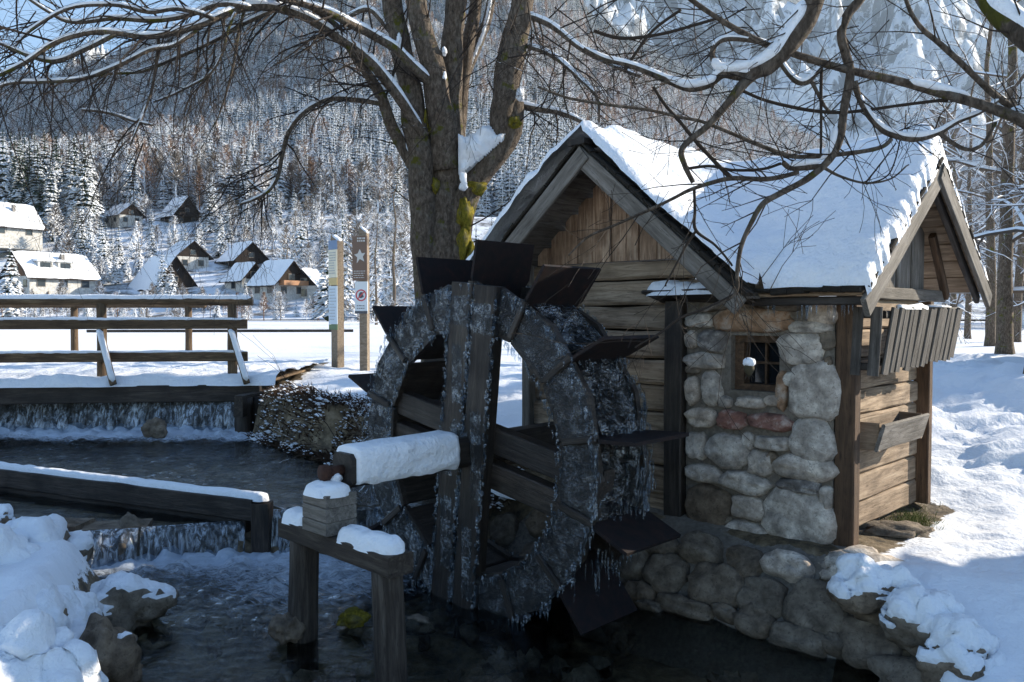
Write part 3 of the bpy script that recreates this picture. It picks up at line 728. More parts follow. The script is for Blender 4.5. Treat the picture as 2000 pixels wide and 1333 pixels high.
# --- roofs: soffit boards parallel to the ridge, both wings
def Rl(t_): return APX_L - abs(t_ - T_L) * RISE_L
def Rr(s_): return APX_R - abs(s_ - S_R) * RISE_R
for sg in (-1, 1):       # right wing
    run = (S_R + .25) if sg < 0 else (2.31 - S_R); n = 7
    for i in range(n):
        f0 = (i + .5) / n * run; s_ = S_R + sg * f0; z_ = APX_R - f0 * RISE_R - .02
        tb = .5 if sg < 0 and f0 > .85 else 1.5 - (.0 if sg > 0 else max(0, f0 - .2) * .85)
        MP('roof_board', (-.235, s_, z_), (max(tb, .5), s_, z_), run / n * math.sqrt(1 + RISE_R ** 2) - .004, .022, WOOD_LOG, wdir=B * sg - UP * RISE_R, wav=.002)
for sg in (-1, 1):       # left wing
    run = (T_L - .43) if sg < 0 else (3.14 - T_L); n = 7
    for i in range(n):
        f0 = (i + .5) / n * run; t_ = T_L + sg * f0; z_ = APX_L - f0 * RISE_L - .02
        MP('roof_board', (t_, -.43, z_), (t_, 2.2 if sg > 0 else max(.1, 2.2 - f0 * 1.2), z_), run / n * math.sqrt(1 + RISE_L ** 2) - .004, .022, WOOD_GREY, wdir=A * sg - UP * RISE_L, wav=.002)
# barge boards
def barge(a, b, w=.13, mat=WOOD_GREY, out=.0, off=-.075):
    a = Vector(a); b = Vector(b); d = (b - a).normalized(); nrm = d.cross(UP).normalized(); wd = nrm.cross(d)
    if wd.z < 0: wd = -wd
    return plank('barge_board', a + wd * off, b + wd * off, w, .035, mat, mill, wdir=wd, wav=.004, cham=.005)
barge(M(T_L + .0, -.455, APX_L), M(.41, -.455, Rl(.41))); barge(M(T_L - .0, -.472, APX_L - .01), M(3.16, -.472, Rl(3.16)))
barge(M(-.26, S_R, APX_R), M(-.26, -.30, Rr(-.30))); barge(M(-.278, S_R, APX_R - .01), M(-.278, 2.36, Rr(2.36)))
barge(M(-.215, S_R + .05, APX_R - .05), M(-.215, 2.3, Rr(2.3)), .07, WOOD_DARK, off=-.12)
# ragged bark shingle layer at the roof edges
shd = m_flat('dark_shingle_edge', (.03, .025, .02), .95, .2, 40, .02)
def shingle_edge(a, b, n, w=.09, th=.022, dn=.012):
    a = Vector(a); b = Vector(b); d = (b - a).normalized(); L = (b - a).length
    for i in range(n):
        f0, f1 = i / n, (i + 1) / n; j = rng.uniform(-.012, .012)
        p0 = a + d * (L * f0 + .002) + UP * (.012 + j); p1 = a + d * (L * f1 - .002) + UP * (.012 + j * .2)
        plank('shingle', p0, p1, w + rng.uniform(-.01, .02), th + rng.uniform(-.005, .01), shd, mill, wdir=d.cross(UP), wav=.006, seg=2)
shingle_edge(M(T_L, -.44, APX_L + .015), M(.40, -.44, Rl(.40) + .015), 12)
shingle_edge(M(T_L, -.44, APX_L + .015), M(3.16, -.44, Rl(3.16) + .015), 12)
shingle_edge(M(-.24, S_R, APX_R + .015), M(-.24, -.26, Rr(-.26) + .015), 12)
shingle_edge(M(-.24, S_R, APX_R + .015), M(-.24, 2.34, Rr(2.34) + .015), 12)
shingle_edge(M(.44, -.25, Rr(-.25) + .0), M(-.25, -.25, Rr(-.25) + .0), 6, .14, .03)
MP('eave_board', (.48, -.235, .085), (-.235, -.235, .085), .055, .03, WOOD_DARK, wav=.004)
MP('roof_cap', (T_L + .02, -.50, APX_L + .02), (T_L + .02, -.30, APX_L + .02), .16, .05, WOOD_DARK, wdir=A)
# --- roof snow
ts_ = np.concatenate([np.linspace(-.285, 3.185, 190)]); sn_ = np.linspace(-.475, 2.36, 165)
TT, SS_ = np.meshgrid(ts_, sn_)
inL = (TT > .40) & (SS_ > -.475); inR = (SS_ > -.29) & (TT < 1.9)
HL = np.where(TT >= .38, APX_L - np.abs(TT - T_L) * RISE_L, -9); HR = np.where((SS_ > -.30) & (TT < 2.2), APX_R - np.abs(SS_ - S_R) * RISE_R, -9)
kk = 9.0; H = np.log(np.exp(kk * HL) + np.exp(kk * HR)) / kk
dL = np.minimum(np.minimum(TT - .39, 3.185 - TT), np.minimum(SS_ + .475, 2.36 - SS_))
dR = np.minimum(np.minimum(TT + .285, 9), np.minimum(SS_ + .29, 2.36 - SS_))
dE = np.maximum(np.where(inL, dL, -1), np.where(inR, dR, -1))
prof = np.sqrt(np.clip(1 - (1 - np.clip(dE / np.where(TT > T_L, .05, .11), 0, 1)) ** 2, 0, 1))
lump = 1 + .5 * fbm(TT * 1.6, SS_ * 1.6, 3) + .35 * fbm(TT * 5, SS_ * 5, 3) * (1 - ss(.05, .5, dE) * .6)
crest = ss(.55, 0, np.abs(TT - T_L)) * ss(1.5, .6, SS_) * .03 + ss(.7, 0, np.abs(SS_ - S_R)) * ss(1.6, .5, TT) * .07
THK = (.135 + crest + .14 * ss(T_L, T_L + .4, TT)) * lump * prof
ruf = fbm(TT * 9, SS_ * 9, 4, .6) * .05 * ss(.35, .0, TT + .285) * ss(.02, .08, dE)      # broken snow along the right verge
Zs = H + .022 + np.where(dE >= 0, THK, 0) + ruf - np.where(dE < .004, .02, 0)
rim = (1 - prof) * fbm(TT * 22, SS_ * 22, 3) * .05
P0 = np.array(C0)
Xs = P0[0] + A.x * (TT + rim) + B.x * (SS_ + rim); Ys = P0[1] + A.y * (TT + rim) + B.y * (SS_ + rim)
rs = grid_mesh('roof_snow', Xs, Ys, Zs, SNOW, keep=(dE > -.001)); par(rs, mill)
# snow rim down to the roof along edges (closed look from below)
# icicles under the front eave
mb = MB()
for i in range(26):
    t_ = rng.uniform(-.2, .44); L = rng.uniform(.03, .12); p = M(t_, -.255, .06)
    mb.tube([p, p - UP * L * .6, p - UP * L], [.006, .004, .0008], 5)
mb.build('icicles', ICE, mill)['kind'] = 'stuff'
# --- slatted box on the side wall
hop = MB(); bx = .30
hopper = empty('slatted_feed_box', M(-.15, .7, -.15), 'slatted grey wooden box hung under the right gable with snow on its top edge', 'wooden box')
def HP(name, a, b, w, th, mat, **k): return plank(name, M(*a), M(*b), w, th, mat, hopper, **k)
HP('top_board', (-.06, 1.30, .045), (-.285, 1.30, .045), .36, .02, WOOD_GREY, wdir=B)
HP('rail', (-.265, .03, .0), (-.265, 1.46, .0), .05, .03, WOOD_DARK); HP('rail', (-.225, .03, -.30), (-.225, 1.46, -.30), .05, .03, WOOD_DARK)
HP('rail', (-.07, .02, -.0), (-.26, .02, .0), .05, .03, WOOD_DARK); HP('rail', (-.07, .02, -.33), (-.22, .02, -.33), .05, .03, WOOD_DARK)
for (t_, w) in ((-.12, .07), (-.235, .07)): HP('slat', (t_, -.005, .05), (t_ - .0 + .02, -.005, -.385), w, .022, WOOD_SLAT, wdir=A)
s_ = .06; i = 0
while s_ < 1.46:
    w = (.10, .07, .085, .06, .09)[i % 5]; gap = .012 if i % 4 else .028
    j = rng.uniform(-.02, .02); dz = rng.uniform(-.02, .012)
    HP('slat', (-.295 - .006 * (i % 2), s_ + w / 2 + .03 + j * .3, .045 + dz * .4), (-.25, s_ + w / 2 - .02 + j, -.375 + dz + .04 * s_), w, .02, WOOD_SLAT, wdir=B, wav=.003)
    s_ += w + gap; i += 1
for (a, b) in (((-.285, .22, .05), (-.285, .75, .05)),): snow_strip('snow', M(*a), M(*b), .05, .022, hopper, 8, n=40, lump=1.2)
snow_strip('snow', M(-.07, 1.30, .057), M(-.28, 1.30, .057), .33, .02, hopper, 9)
# --- trough tray
tray = empty('wooden_trough', M(-.1, .6, -.8), 'open weathered wooden trough fixed low on the sunlit side wall', 'trough')
def TP(name, a, b, w, th, mat, **k): return plank(name, M(*a), M(*b), w, th, mat, tray, **k)
TP('front_board', (-.20, .17, -.80), (-.20, 1.03, -.80), .19, .025, WOOD_GREY, wdir=UP - A * .28)
TP('end_board', (-.015, .20, -.80), (-.19, .20, -.80), .185, .022, WOOD_LOG); TP('end_board', (-.015, 1.0, -.80), (-.19, 1.0, -.80), .185, .022, WOOD_LOG)
TP('bottom_board', (-.09, .21, -.885), (-.09, .99, -.885), .15, .02, WOOD_DARK, wdir=A)
TP('back_board', (-.03, .21, -.79), (-.03, .99, -.79), .18, .018, WOOD_LOG)

# ================================================================= RETAINING WALL
rwall = empty('retaining_wall', M(.6, -.4, -2.0), 'low rubble retaining wall of dark field stones below the mill at the water', 'wall')
rn = Vector((-B.x * .55, -B.y * .55, .45)).normalized(); rp0 = M(0, -.38, -1.75)
top_e = []; mb = MB()
ext = [(-1.5, -.72), (-1.1, -.62), (-.55, -.5), (0, -.42), (3.3, -.42)]
for zz, off in ((-2.3, -.35), (-1.98, -.17), (-1.6, .12), (-1.53, .25), (-1.5, .42)):
    for t_ in np.linspace(-.25, 3.4, 60):
        mb.v.append(M(t_, -.42 + off + .02 * mn.noise((t_ * 3, zz * 5, 0)) + max(0, -t_ - .2) * .12, zz + .03 * mn.noise((t_ * 4, zz * 3, 5)) - max(0, -t_ - .3) * .10))
for r_ in range(4):
    for k in range(59): a = r_ * 60 + k; mb.f.append((a, a + 1, a + 61, a + 60))
mb.build('mortar', MORTAR, rwall, True)
RS = [(335,405,185,100),(525,418,178,128),(735,482,165,138),(930,502,207,118),(215,480,150,150),(370,535,190,170),(600,592,240,190),(805,642,190,160),(1070,695,280,235),(1380,705,350,160),
(772,755,170,125),(455,690,262,80),(975,835,240,110),(1300,855,280,200),(250,625,140,90),(120,570,120,120),(1150,862,110,80),(60,480,110,100),(-20,560,120,130),(640,715,110,60),(300,690,110,50),(1215,500,190,110),
(-120,440,120,150),(-250,480,130,170),(-370,330,120,150),(-300,620,160,100),(-160,590,130,120),(-420,480,100,130),(-480,250,100,150),(-560,400,110,180),(-200,300,130,120)]
for i, (zx, zy, zw, zh) in enumerate(RS):
    px, py = 1150 + zx / 2.353, 900 + zy / 2.353
    d_ = on_plane(px, py, rp0, rn); sc = d_.y / F_PX / 2.353
    q = d_ - C0; t_ = q.dot(A)
    stone(d_ - rn * .02, A, rn, zw * sc / .8 * .95, zh * sc * 1.17, .14, STONE_RUST if i == 3 and 0 else (STONE if i in (3, 21) else STONE_DARK), rwall, i + 101)
for (a, b, w, h, sd) in (((3.0, -.3, -1.50), (2.3, -.32, -1.52), .28, .07, 3), ((2.2, -.34, -1.52), (1.5, -.36, -1.52), .18, .05, 4)):
    snow_strip('snow', M(*a), M(*b), w, h, rwall, sd, side=B, lump=1.4, jag=.9)
for (px, py, z_, r, sd, lb) in ((1712, 1168, -1.62, (.24, .17, .13), 51, 'snow capped stone where the retaining wall meets the snow bank'), (1800, 1222, -1.70, (.22, .17, .14), 52, 'second snow capped stone down the bank edge from the wall'), (1868, 1290, -1.80, (.22, .18, .15), 53, 'lowest snow capped stone on the bank edge, bottom right')):
    p_ = on_z(px, py, z_); o = link(bpy.data.objects.new('boulder', rock_mesh('boulder', r, STONE_DARK, sd, 4, .15))); o.location = p_; setp(o, lb, 'rock'); snow_cap('snow', o.data, SNOW, sd, .15, .07, 0, o, p_)
# corner rocks right of the mill and on the snowy bank
def rock3(p, r, label, seed, **k):
    px = 1000 + p.x / p.y * F_PX
    o = link(bpy.data.objects.new('boulder', rock_mesh('boulder', r, k.get('mat', STONE_DARK), seed, 4))); o.location = p; setp(o, label, 'rock')
    if k.get('snow', True): snow_cap('snow', o.data, SNOW, seed, k.get('thr', .4), k.get('thick', .04), 0, o, p)
    return o
rock3(on_z(1680, 1112, -1.58), (.24, .20, .12), 'flat pale rock at the foot of the mill corner post', 21, mat=STONE, snow=False)
rock3(on_z(1740, 1040, -1.52), (.30, .16, .07), 'bare flat rock under the sunlit side wall of the mill', 22, snow=False)
rock3(on_z(1800, 1345, -2.0), (.26, .22, .14), 'dark wet rock under the snow bank in the bottom right corner', 23, snow=False)
rock3(on_z(1790, 1255, -1.86), (.16, .12, .09), 'small dark rock poking out of the snow bank right of the wall', 24, snow=False)

# ================================================================= BIRD FEEDER
fp = at(1463, 718, 4.9)
fd = empty('hanging_ornament', fp, 'little dark bird feeder with a snow cap hanging on a string before the window', 'bird feeder')
mb = MB(); mb.tube([fp + UP * .02, fp - UP * .015, fp - UP * .055], [.028, .032, .010], 9); mb.build('body', m_flat('feeder_dark', (.05, .04, .02), .9), fd, True)
mb = MB()
for i in range(10): a = i * .63; mb.tube([fp - UP * .03, fp + Vector((math.cos(a) * .03, math.sin(a) * .03, -.06 - .01 * (i % 3)))], [.004, .001], 4)
mb.build('straw', BARK_TWIG, fd)
me = rock_mesh('snow', (.040, .040, .030), SNOW, 77, 3, .05); o = link(bpy.data.objects.new('snow', me)); o.location = fp + UP * .03; par(o, fd)
mb = MB(); mb.tube([fp + UP * .05, fp + Vector((.008, 0, .17)), fp + Vector((.02, 0, .45))], [.002] * 3, 4); mb.build('string', BARK_TWIG, fd)

# ================================================================= WATER WHEEL
HUB = Vector((-1.08 + .697 * 1.19, 4.81 + .717 * 1.19, -.93))
wheel = empty('water_wheel', HUB, 'large dark wooden waterwheel with metal paddles, coated in ice and icicles', 'water wheel')
RA = -A
def W(phi, r, b=0.0):                 # phi clockwise from up, seen from the stand side
    return HUB + UP * (math.cos(phi) * r) + RA * (math.sin(phi) * r) + B * b
R0, R1 = .85, 1.14; BF, BK = -.06, .40
rot0 = R(6)
# spoke beams (front and back frame)
for b_, off_ in ((BF - .02, -.118), (BF - .03, .118)):
    for k in range(2):
        ph = rot0 + k * math.pi / 2 + (R(4) if k else 0)
        bo = b_ + (0 if k == 0 else .09)
        tr = UP * math.cos(ph + math.pi / 2) + RA * math.sin(ph + math.pi / 2)
        plank('spoke', W(ph, 1.14, bo) + tr * off_, W(ph + math.pi, 1.14, bo) + tr * off_, .205 if k == 0 else .175, .11, WOOD_DARK, wheel, wdir=tr, wav=.005, seg=14)
# rim boards and inner rim, 12 segments each side
NS = 14
ice_mb = MB()
def ice_patch(c_, ax, ay, nrm, w, h, th, seed, mbx, n=11):
    """lumpy sheet of ice stuck on a board"""
    k = len(mbx.v)
    for i in range(n + 1):
        for j in range(n + 1):
            fx, fy = i / n - .5, j / n - .5; e = min(1, (0.5 - max(abs(fx), abs(fy))) * 7)
            q = c_ + ax * (fx * w * (1 + .1 * mn.noise((fy * 5, seed, 0)))) + ay * (fy * h * (1 + .1 * mn.noise((fx * 5, seed, 4))))
            mbx.v.append(q + nrm * (th * e * (.35 + 1.2 * abs(mn.noise(q * 11))) + th * .9 * e * mn.noise(q * 31)))
    for i in range(n):
        for j in range(n):
            a = k + i * (n + 1) + j; mbx.f.append((a, a + 1, a + n + 2, a + n + 1))
ices = []
for b_, sgn in ((BF, -1), (BK, 1)):
    for k in range(NS):
        p0_, p1_ = R(3.5) + 2 * math.pi * k / NS, R(2.5) + 2 * math.pi * (k + 1) / NS; pm = (p0_ + p1_) / 2
        mb = MB(); th = .022
        # faceted shroud board: straight outer chord, straight inner chord
        for bb in (b_ - th, b_ + th):
            for (ph, r_) in ((p0_, R0), (p1_, R0), (p1_, R1 * .99), (pm, R1 * 1.015), (p0_, R1 * .99)): mb.v.append(W(ph, r_, bb))
        mb.f = [(4, 3, 2, 1, 0), (5, 6, 7, 8, 9)] + [(i, (i + 1) % 5, (i + 1) % 5 + 5, i + 5) for i in range(5)]
        o = mb.build('rim_board', WOOD_DARK, wheel, origin=W(pm, 1, b_))
        rd = UP * math.cos(pm) + RA * math.sin(pm); tg = RA * math.cos(pm) - UP * math.sin(pm)
        mbi = MB(); ice_patch(W(pm, (R0 + R1) / 2 + .0, b_ + sgn * .024), tg, rd, B * sgn, .47, .28, .035, k + 3.3 * sgn, mbi)
        mbi.build('ice', ICE if math.sin(pm) < .1 else ICE_CLEAR, wheel, True)
        if 0: plank('rim_batten', W(p0_, R0 + .02, b_ - sgn * .0 + sgn * .045), W(p1_, R0 + .02, b_ + sgn * .045), .055, .05, WOOD_DARK, wheel, wdir=rd, seg=3)
# sole boards between the shrouds
for k in range(NS):
    pm = R(3) + 2 * math.pi * (k + .5) / NS; tg = RA * math.cos(pm) - UP * math.sin(pm)
    plank('sole_board', W(pm, R0 + .015, BF + .03), W(pm, R0 + .015, BK - .03), .36, .025, WOOD_DARK, wheel, wdir=tg, seg=3)
    if k in (1, 2, 3): 
        mbi = MB(); ice_patch(W(pm, R1 - .02, (BF + BK) / 2), tg, B, UP * math.cos(pm) + RA * math.sin(pm), .5, .40, .05, k + 30, mbi); mbi.build('ice', ICE, wheel, True)
# paddles: sheet metal plates between the shrouds, standing out beyond the rim
pads = []
for k in range(NS):
    ph = R(3) + 2 * math.pi * k / NS
    lean = R(8); c_ = W(ph, 1.08, (BF + BK) / 2); rd = UP * math.cos(ph + lean) + RA * math.sin(ph + lean); nr = rd.cross(B).normalized()
    w0, w1, L = .215, .28, .36
    mb = MB(); th = .011
    for s2 in (-1, 1):
        for (x_, y_) in ((-w0, -.10), (w0, -.10), (w0, .0), (w1, .10), (w1, L), (-w1, L), (-w1, .10), (-w0, .0)): mb.v.append(c_ + B * x_ + rd * y_ + nr * (th * s2))
    mb.f = [tuple(range(7, -1, -1)), tuple(range(8, 16))] + [(i, (i + 1) % 8, (i + 1) % 8 + 8, i + 8) for i in range(8)]
    mb.build('paddle', PADDLE, wheel, origin=c_)
    plank('paddle_cleat', W(ph, R0 + .04, BF - .035), W(ph, R1 + .02, BF - .035), .05, .03, WOOD_DARK, wheel, wdir=RA * math.cos(ph) - UP * math.sin(ph), seg=2)
# axle
ax0, ax1 = HUB - B * 1.10, HUB + B * 1.36
plank('axle', ax0, ax1, .20, .20, WOOD_DARK, wheel, cham=.03, wav=.004, seg=20)
mb = MB(); mb.tube([ax0 + B * .02, ax0 - B * .12], [.035, .035], 12); mb.tube([ax0 - B * .10, ax0 - B * .14], [.05, .05], 12); mb.build('iron_journal', m_flat('rusted_iron', (.06, .025, .015), .8, .3, 60, .003), wheel, True)
# thick snow on the axle: covers the top and both flanks
mb = MB(); n, m = 46, 18
for i in range(n + 1):
    f = i / n; x = f * .80; e = min(1, math.sqrt(max(0, 1 - (1 - min(x, .80 - x + .02) / .035) ** 2)) if min(x, .82 - x) < .035 else 1)
    for k in range(m + 1):
        a = -1.16 + 2.32 * k / m; ang = a * math.pi * .5 * 1.32   # from flank over the top
        hx = .128 + .010 * mn.noise((x * 5, k * .5, 3)); px_, pz_ = math.sin(ang), math.cos(ang)
        q = (abs(px_) ** 5 + abs(pz_) ** 5) ** (-.2)
        lx, lz = px_ * q * hx, pz_ * q * hx * (1.13 if pz_ > 0 else .80)
        lx += .012 * mn.noise((x * 9, k * .9, 7)); sag = (k in (0, m)) * mn.noise((x * 11, k, 2)) * .02
        mb.v.append(ax0 + B * (.03 + x + .004) + RA * (lx * (.9 + .1 * e)) + UP * (lz * (.9 + .1 * e) + .004 + sag))
for i in range(n):
    for k in range(m):
        a = i * (m + 1) + k; mb.f.append((a, a + 1, a + m + 2, a + m + 1))
mb.f.append(tuple(range(m, -1, -1))); mb.f.append(tuple(n * (m + 1) + k for k in range(m + 1)))
mb.build('axle_snow', SNOW, wheel, True)
for (x, l_, z_) in ((.16, -.115, .0), (.27, -.12, .035), (.22, -.12, .05)):
    me = rock_mesh('snow', (.05, .035, .045), SNOW, 60 + x * 10, 3, .1); o = link(bpy.data.objects.new('snow', me)); o.location = ax0 + B * x + RA * (-l_ * 0 - .12) + UP * z_; par(o, wheel)
# icicle fringes: hanging from rims, spokes and soles
ic = MB()
def icicles(p, q, n, lmin, lmax, spread=.02, down=UP * -1, r=.007):
    for i in range(n):
        f = rng.uniform(0, 1); a = p.lerp(q, f) + Vector((rng.uniform(-spread, spread), rng.uniform(-spread, spread), rng.uniform(-.01, .01)))
        L = rng.uniform(lmin, lmax) * rng.uniform(.5, 1)
        ic.tube([a, a + down * (L * .55) + Vector((rng.uniform(-.01, .01), 0, 0)), a + down * L], [r * rng.uniform(.7, 1.8), r * .8, r * .15], 5)
for b_ in (BF - .05, BK + .04):
    for k in range(48):
        ph = 2 * math.pi * k / 48
        o_, i_ = W(ph, R1, b_), W(ph, R0, b_)
        icicles(o_, W(ph + .13, R1, b_), 9, .03, .13, .03); icicles(i_, W(ph + .13, R0, b_), 7, .02, .09, .02)
for k in range(26):        # long sheets down the right (outer) side
    ph = R(50) + k * R(3.0); p = W(ph, R1 + .02, rng.uniform(BF, BK + .05))
    icicles(p, W(ph + .06, R1 + .03, BK), 7, .05, .24, .04, r=.006)
for s2 in (-1, 1):         # fringes down both edges of the upright beams
    for b_, o3_ in ((BF - .08, -.118), (BF - .08, .118)):
        tr = RA * math.cos(rot0) - UP * math.sin(rot0)
        for q in range(42):
            p = W(rot0, 1.1 - q * .053, b_) + tr * (.102 * s2 + o3_)
            icicles(p, p - UP * .05, 4, .02, .08, .012, r=.009)
icicles(HUB - B * .1 + RA * .1 + UP * .1, HUB - B * .1 - RA * .1 + UP * .1, 30, .05, .18, .05, r=.011)
o = ic.build('icicle_fringe', ICE, wheel, True); o['kind'] = 'stuff'
# ice on the faces of the upright beams
for (b_, x_, r_, w_, h_) in ((BF - .078, -.10, .52, .10, .40), (BF - .078, -.14, -.10, .11, .20), (BF - .088, .15, .0, .11, .6), (BF - .078, -.12, .95, .17, .2), (BF - .088, .12, .92, .17, .2), (BF - .078, -.10, -.6, .12, .5), (BF - .088, .14, -.75, .10, .5)):
    mbi = MB(); tr = RA * math.cos(rot0) - UP * math.sin(rot0); ice_patch(W(rot0, r_, b_) + tr * x_, tr, UP, -B, w_, h_, .016, r_ * 9, mbi, 9); mbi.build('ice', ICE, wheel, True)
# lumps of ice at the hub
for i in range(7):
    me = rock_mesh('ice', (.05, .05, .06), ICE, 200 + i, 2, .2); o = link(bpy.data.objects.new('ice', me)); o.location = HUB - B * rng.uniform(.08, .16) + RA * rng.uniform(-.1, .14) + UP * rng.uniform(.02, .16); par(o, wheel)

# ================================================================= BEARING STAND
stand_o = Vector((-1.28, 5.0, 0)); 
def S(k, s, z_): return stand_o - A * k + B * s + UP * z_
stand = empty('axle_stand', S(.4, 0, -2), 'wooden stand of two round posts and a crossbar with snow, standing in the river', 'stand')
log('leg', S(.0, 0, -1.37), S(-.03, .0, -2.35), .088, .098, WOOD_STAND, stand)
log('leg', S(.84, 0, -1.37), S(.89, 0, -2.35), .088, .095, WOOD_STAND, stand)
plank('crossbar', S(-.16, 0, -1.325), S(.96, 0, -1.335), .115, .17, WOOD_STAND, stand, seg=10)
for i, (z0, z1) in enumerate(((-1.268, -1.192), (-1.190, -1.110), (-1.108, -1.035))):
    mb = MB(); plank('block', S(.17 + .004 * i, -.01, (z0 + z1) / 2), S(.42, -.01, (z0 + z1) / 2), z1 - z0, .21, WOOD_GREY, stand, cham=.006, wav=.002)
snow_strip('snow', S(-.17, 0, -1.268), S(.13, 0, -1.270), .17, .065, stand, 5)
snow_strip('snow', S(.43, 0, -1.275), S(.95, 0, -1.28), .17, .085, stand, 6)
snow_strip('snow', S(.15, -.02, -1.035), S(.44, -.02, -1.035), .235, .055, stand, 7, lump=.8)
me = rock_mesh('snow', (.055, .05, .04), SNOW, 91, 3, .15); o = link(bpy.data.objects.new('snow', me)); o.location = S(.27, .04, -.965); par(o, stand)

# ================================================================= WEIR BEAM
beam = empty('weir_beam', (BEAM_B.x, BEAM_B.y, -2.0), 'long dark beam with a thin line of snow ending on a stubby post in the weir', 'beam')
plank('beam', BEAM_A + Vector((-1.6, .74, -.09)), BEAM_B + Vector((0, 0, -.09)), .18, .14, WOOD_DARK, beam, seg=20, wav=.012)
plank('board', BEAM_A + Vector((-1.6, .74, -.25)), BEAM_B + Vector((-.1, .06, -.22)), .16, .06, WOOD_DARK, beam, seg=14, wav=.01)
plank('post', Vector((BEAM_B.x + .04, BEAM_B.y - .01, -1.56)), Vector((BEAM_B.x + .04, BEAM_B.y - .01, -2.2)), .15, .14, WOOD_DARK, beam, wdir=Vector((1, 0, 0)))
snow_strip('snow', BEAM_A + Vector((-1.6, .74, .0)), BEAM_B + Vector((.10, -.04, .0)), .12, .05, beam, 12, n=120)

# ================================================================= FOOTBRIDGE
br = empty('footbridge', (-6, 13.5, -1.1), 'low snow covered timber footbridge over the stream with dark edge beams', 'bridge')
FR0, FR1 = Vector((-10.4, 10.95, 0)), Vector((-3.62, 11.75, 0))      # front edge line
BK0, BK1 = Vector((-12, 15.6, 0)), Vector((-5.6, 15.9, 0))
fd_ = (FR1 - FR0).normalized()
plank('edge_beam', FR0 + UP * -1.115, FR1 + UP * -1.115, .24, .2, WOOD_DARK, br, seg=20, wav=.015)
plank('edge_beam', BK0 + UP * -1.08, BK1 + UP * -1.08 + Vector((1.9, 0, 0)), .24, .2, WOOD_DARK, br, seg=8)
for i in range(38):
    f = (i + .5) / 38; a = FR0.lerp(FR1, f); b = BK0.lerp(BK1 + Vector((1.9, 0, 0)), f); plank('deck_plank', a.lerp(b, .03) + UP * -1.0, b + UP * -1.0, .175, .04, WOOD_RAIL, br, wdir=fd_, seg=3)
xs = np.linspace(0, 1, 150); ys = np.linspace(0, 1, 60); XX, YYd = np.meshgrid(xs, ys)
a0, a1, b0, b1 = [np.array(v) for v in (FR0, FR1 + Vector((.25, 0, 0)), BK0, BK1 + Vector((2.1, 0, 0)))]
Pd = (a0[None, None] * (1 - XX)[..., None] + a1[None, None] * XX[..., None]) * (1 - YYd)[..., None] + (b0[None, None] * (1 - XX)[..., None] + b1[None, None] * XX[..., None]) * YYd[..., None]
edge = np.sqrt(np.clip(1 - (1 - np.clip(YYd * 4.5 / .14, 0, 1)) ** 2, 0, 1))
Xd = Pd[..., 0]; Yd = Pd[..., 1] - .13 + (1 - edge) * fbm(Xd * 3, Yd_ := Pd[..., 1], 3) * .12 - .06 * fbm(Xd * 1.3, XX * 0, 2)
Zd = -.955 + edge * (.10 + .07 * fbm(Xd * 1.6, Yd * 1.6, 3) + .05 * fbm(Xd * 5, Yd * 5, 3)) - (1 - edge) * .05
par(grid_mesh('deck_snow', Xd, Yd, Zd, SNOW), br)
def railing(name, label, A0, A1, posts, brace, r=.055):
    t_ = empty(name, A0 + UP * -.95, label, 'railing')
    d = (A1 - A0).normalized(); sd = Vector((0, -1, 0))
    log('top_rail', A0 + UP * .19, A1 + UP * .19 + d * .12, .06, .06, WOOD_RAIL, t_)
    snow_strip('rail_snow', A0 + UP * .235, A1 + UP * .235 + d * .12, .11, .05, t_, 20, n=90, m=8, lump=.25)
    for zz in ((-.135, -.60) if brace else (-.135, -.78)):
        plank('rail', A0 + UP * zz + sd * .07, A1 + UP * zz + sd * .07 + d * .06, .14, .05, WOOD_RAIL, t_, seg=14, wav=.006)
        snow_strip('rail_snow', A0 + UP * (zz + .072) + sd * .07, A1 + UP * (zz + .072) + sd * .07 + d * .05, .05, .018, t_, 21, n=90, m=6, lump=1.0)
    for p in posts:
        log('post', p + UP * .16, p + UP * -1.0, .062, .07, WOOD_RAIL, t_, seg=4)
        if brace:
            q = p + Vector((.30, -.30, 0)); plank('brace', p + UP * -.22 + sd * .05, q + UP * -.97, .09, .05, WOOD_RAIL, t_, wdir=Vector((1, 0, 0)))
            snow_strip('brace_snow', p + UP * -.20 + sd * .08, q + UP * -.93 + sd * .02, .085, .04, t_, 22 + p.x, side=Vector((1, 0, 0)), n=20, m=8)
        else:
            q = p + Vector((-.12, .3, 0)); plank('brace', p + UP * -.3, q + UP * -.95, .08, .05, WOOD_RAIL, t_, wdir=Vector((1, 0, 0)))
            me = rock_mesh('snow', (.2, .2, .07), SNOW, p.x, 2, .1); o = link(bpy.data.objects.new('snow', me)); o.location = p + UP * -.9; par(o, t_)
fl = lambda px, off=.0: FR0.lerp(FR1, 0) + fd_ * ((on_plane(px, 700, FR0 + Vector((0, .14, 0)), Vector((-fd_.y, fd_.x, 0))) - FR0).dot(fd_)) + Vector((0, .14, 0))
railing('bridge_railing', 'front railing of the footbridge with snow topped rails and slanting snowy braces', FR0 + Vector((0, .14, 0)), fl(476), [fl(452), fl(197), fl(-75), fl(-330)], True)
bl_ = lambda px: Vector((on_plane(px, 700, BK0, Vector((0, 1, 0))).x, 15.75, 0))
railing('bridge_railing', 'rear railing of the footbridge, seen behind the front one', BK0 + Vector((0, .1, 0)), bl_(385), [bl_(363), bl_(138), bl_(-90)], False)
# side abutment under the bridge end
plank('abutment_plank', Vector((-3.72, 11.1, -1.25)), Vector((-3.55, 12.5, -1.25)), .3, .12, WOOD_DARK, br)
for (x_, y_) in ((-3.6, 11.55), (-3.72, 11.32)):
    log('abutment_pile', Vector((x_, y_, -1.15)), Vector((x_, y_, -2.0)), .12, .13, WOOD_DARK, br)
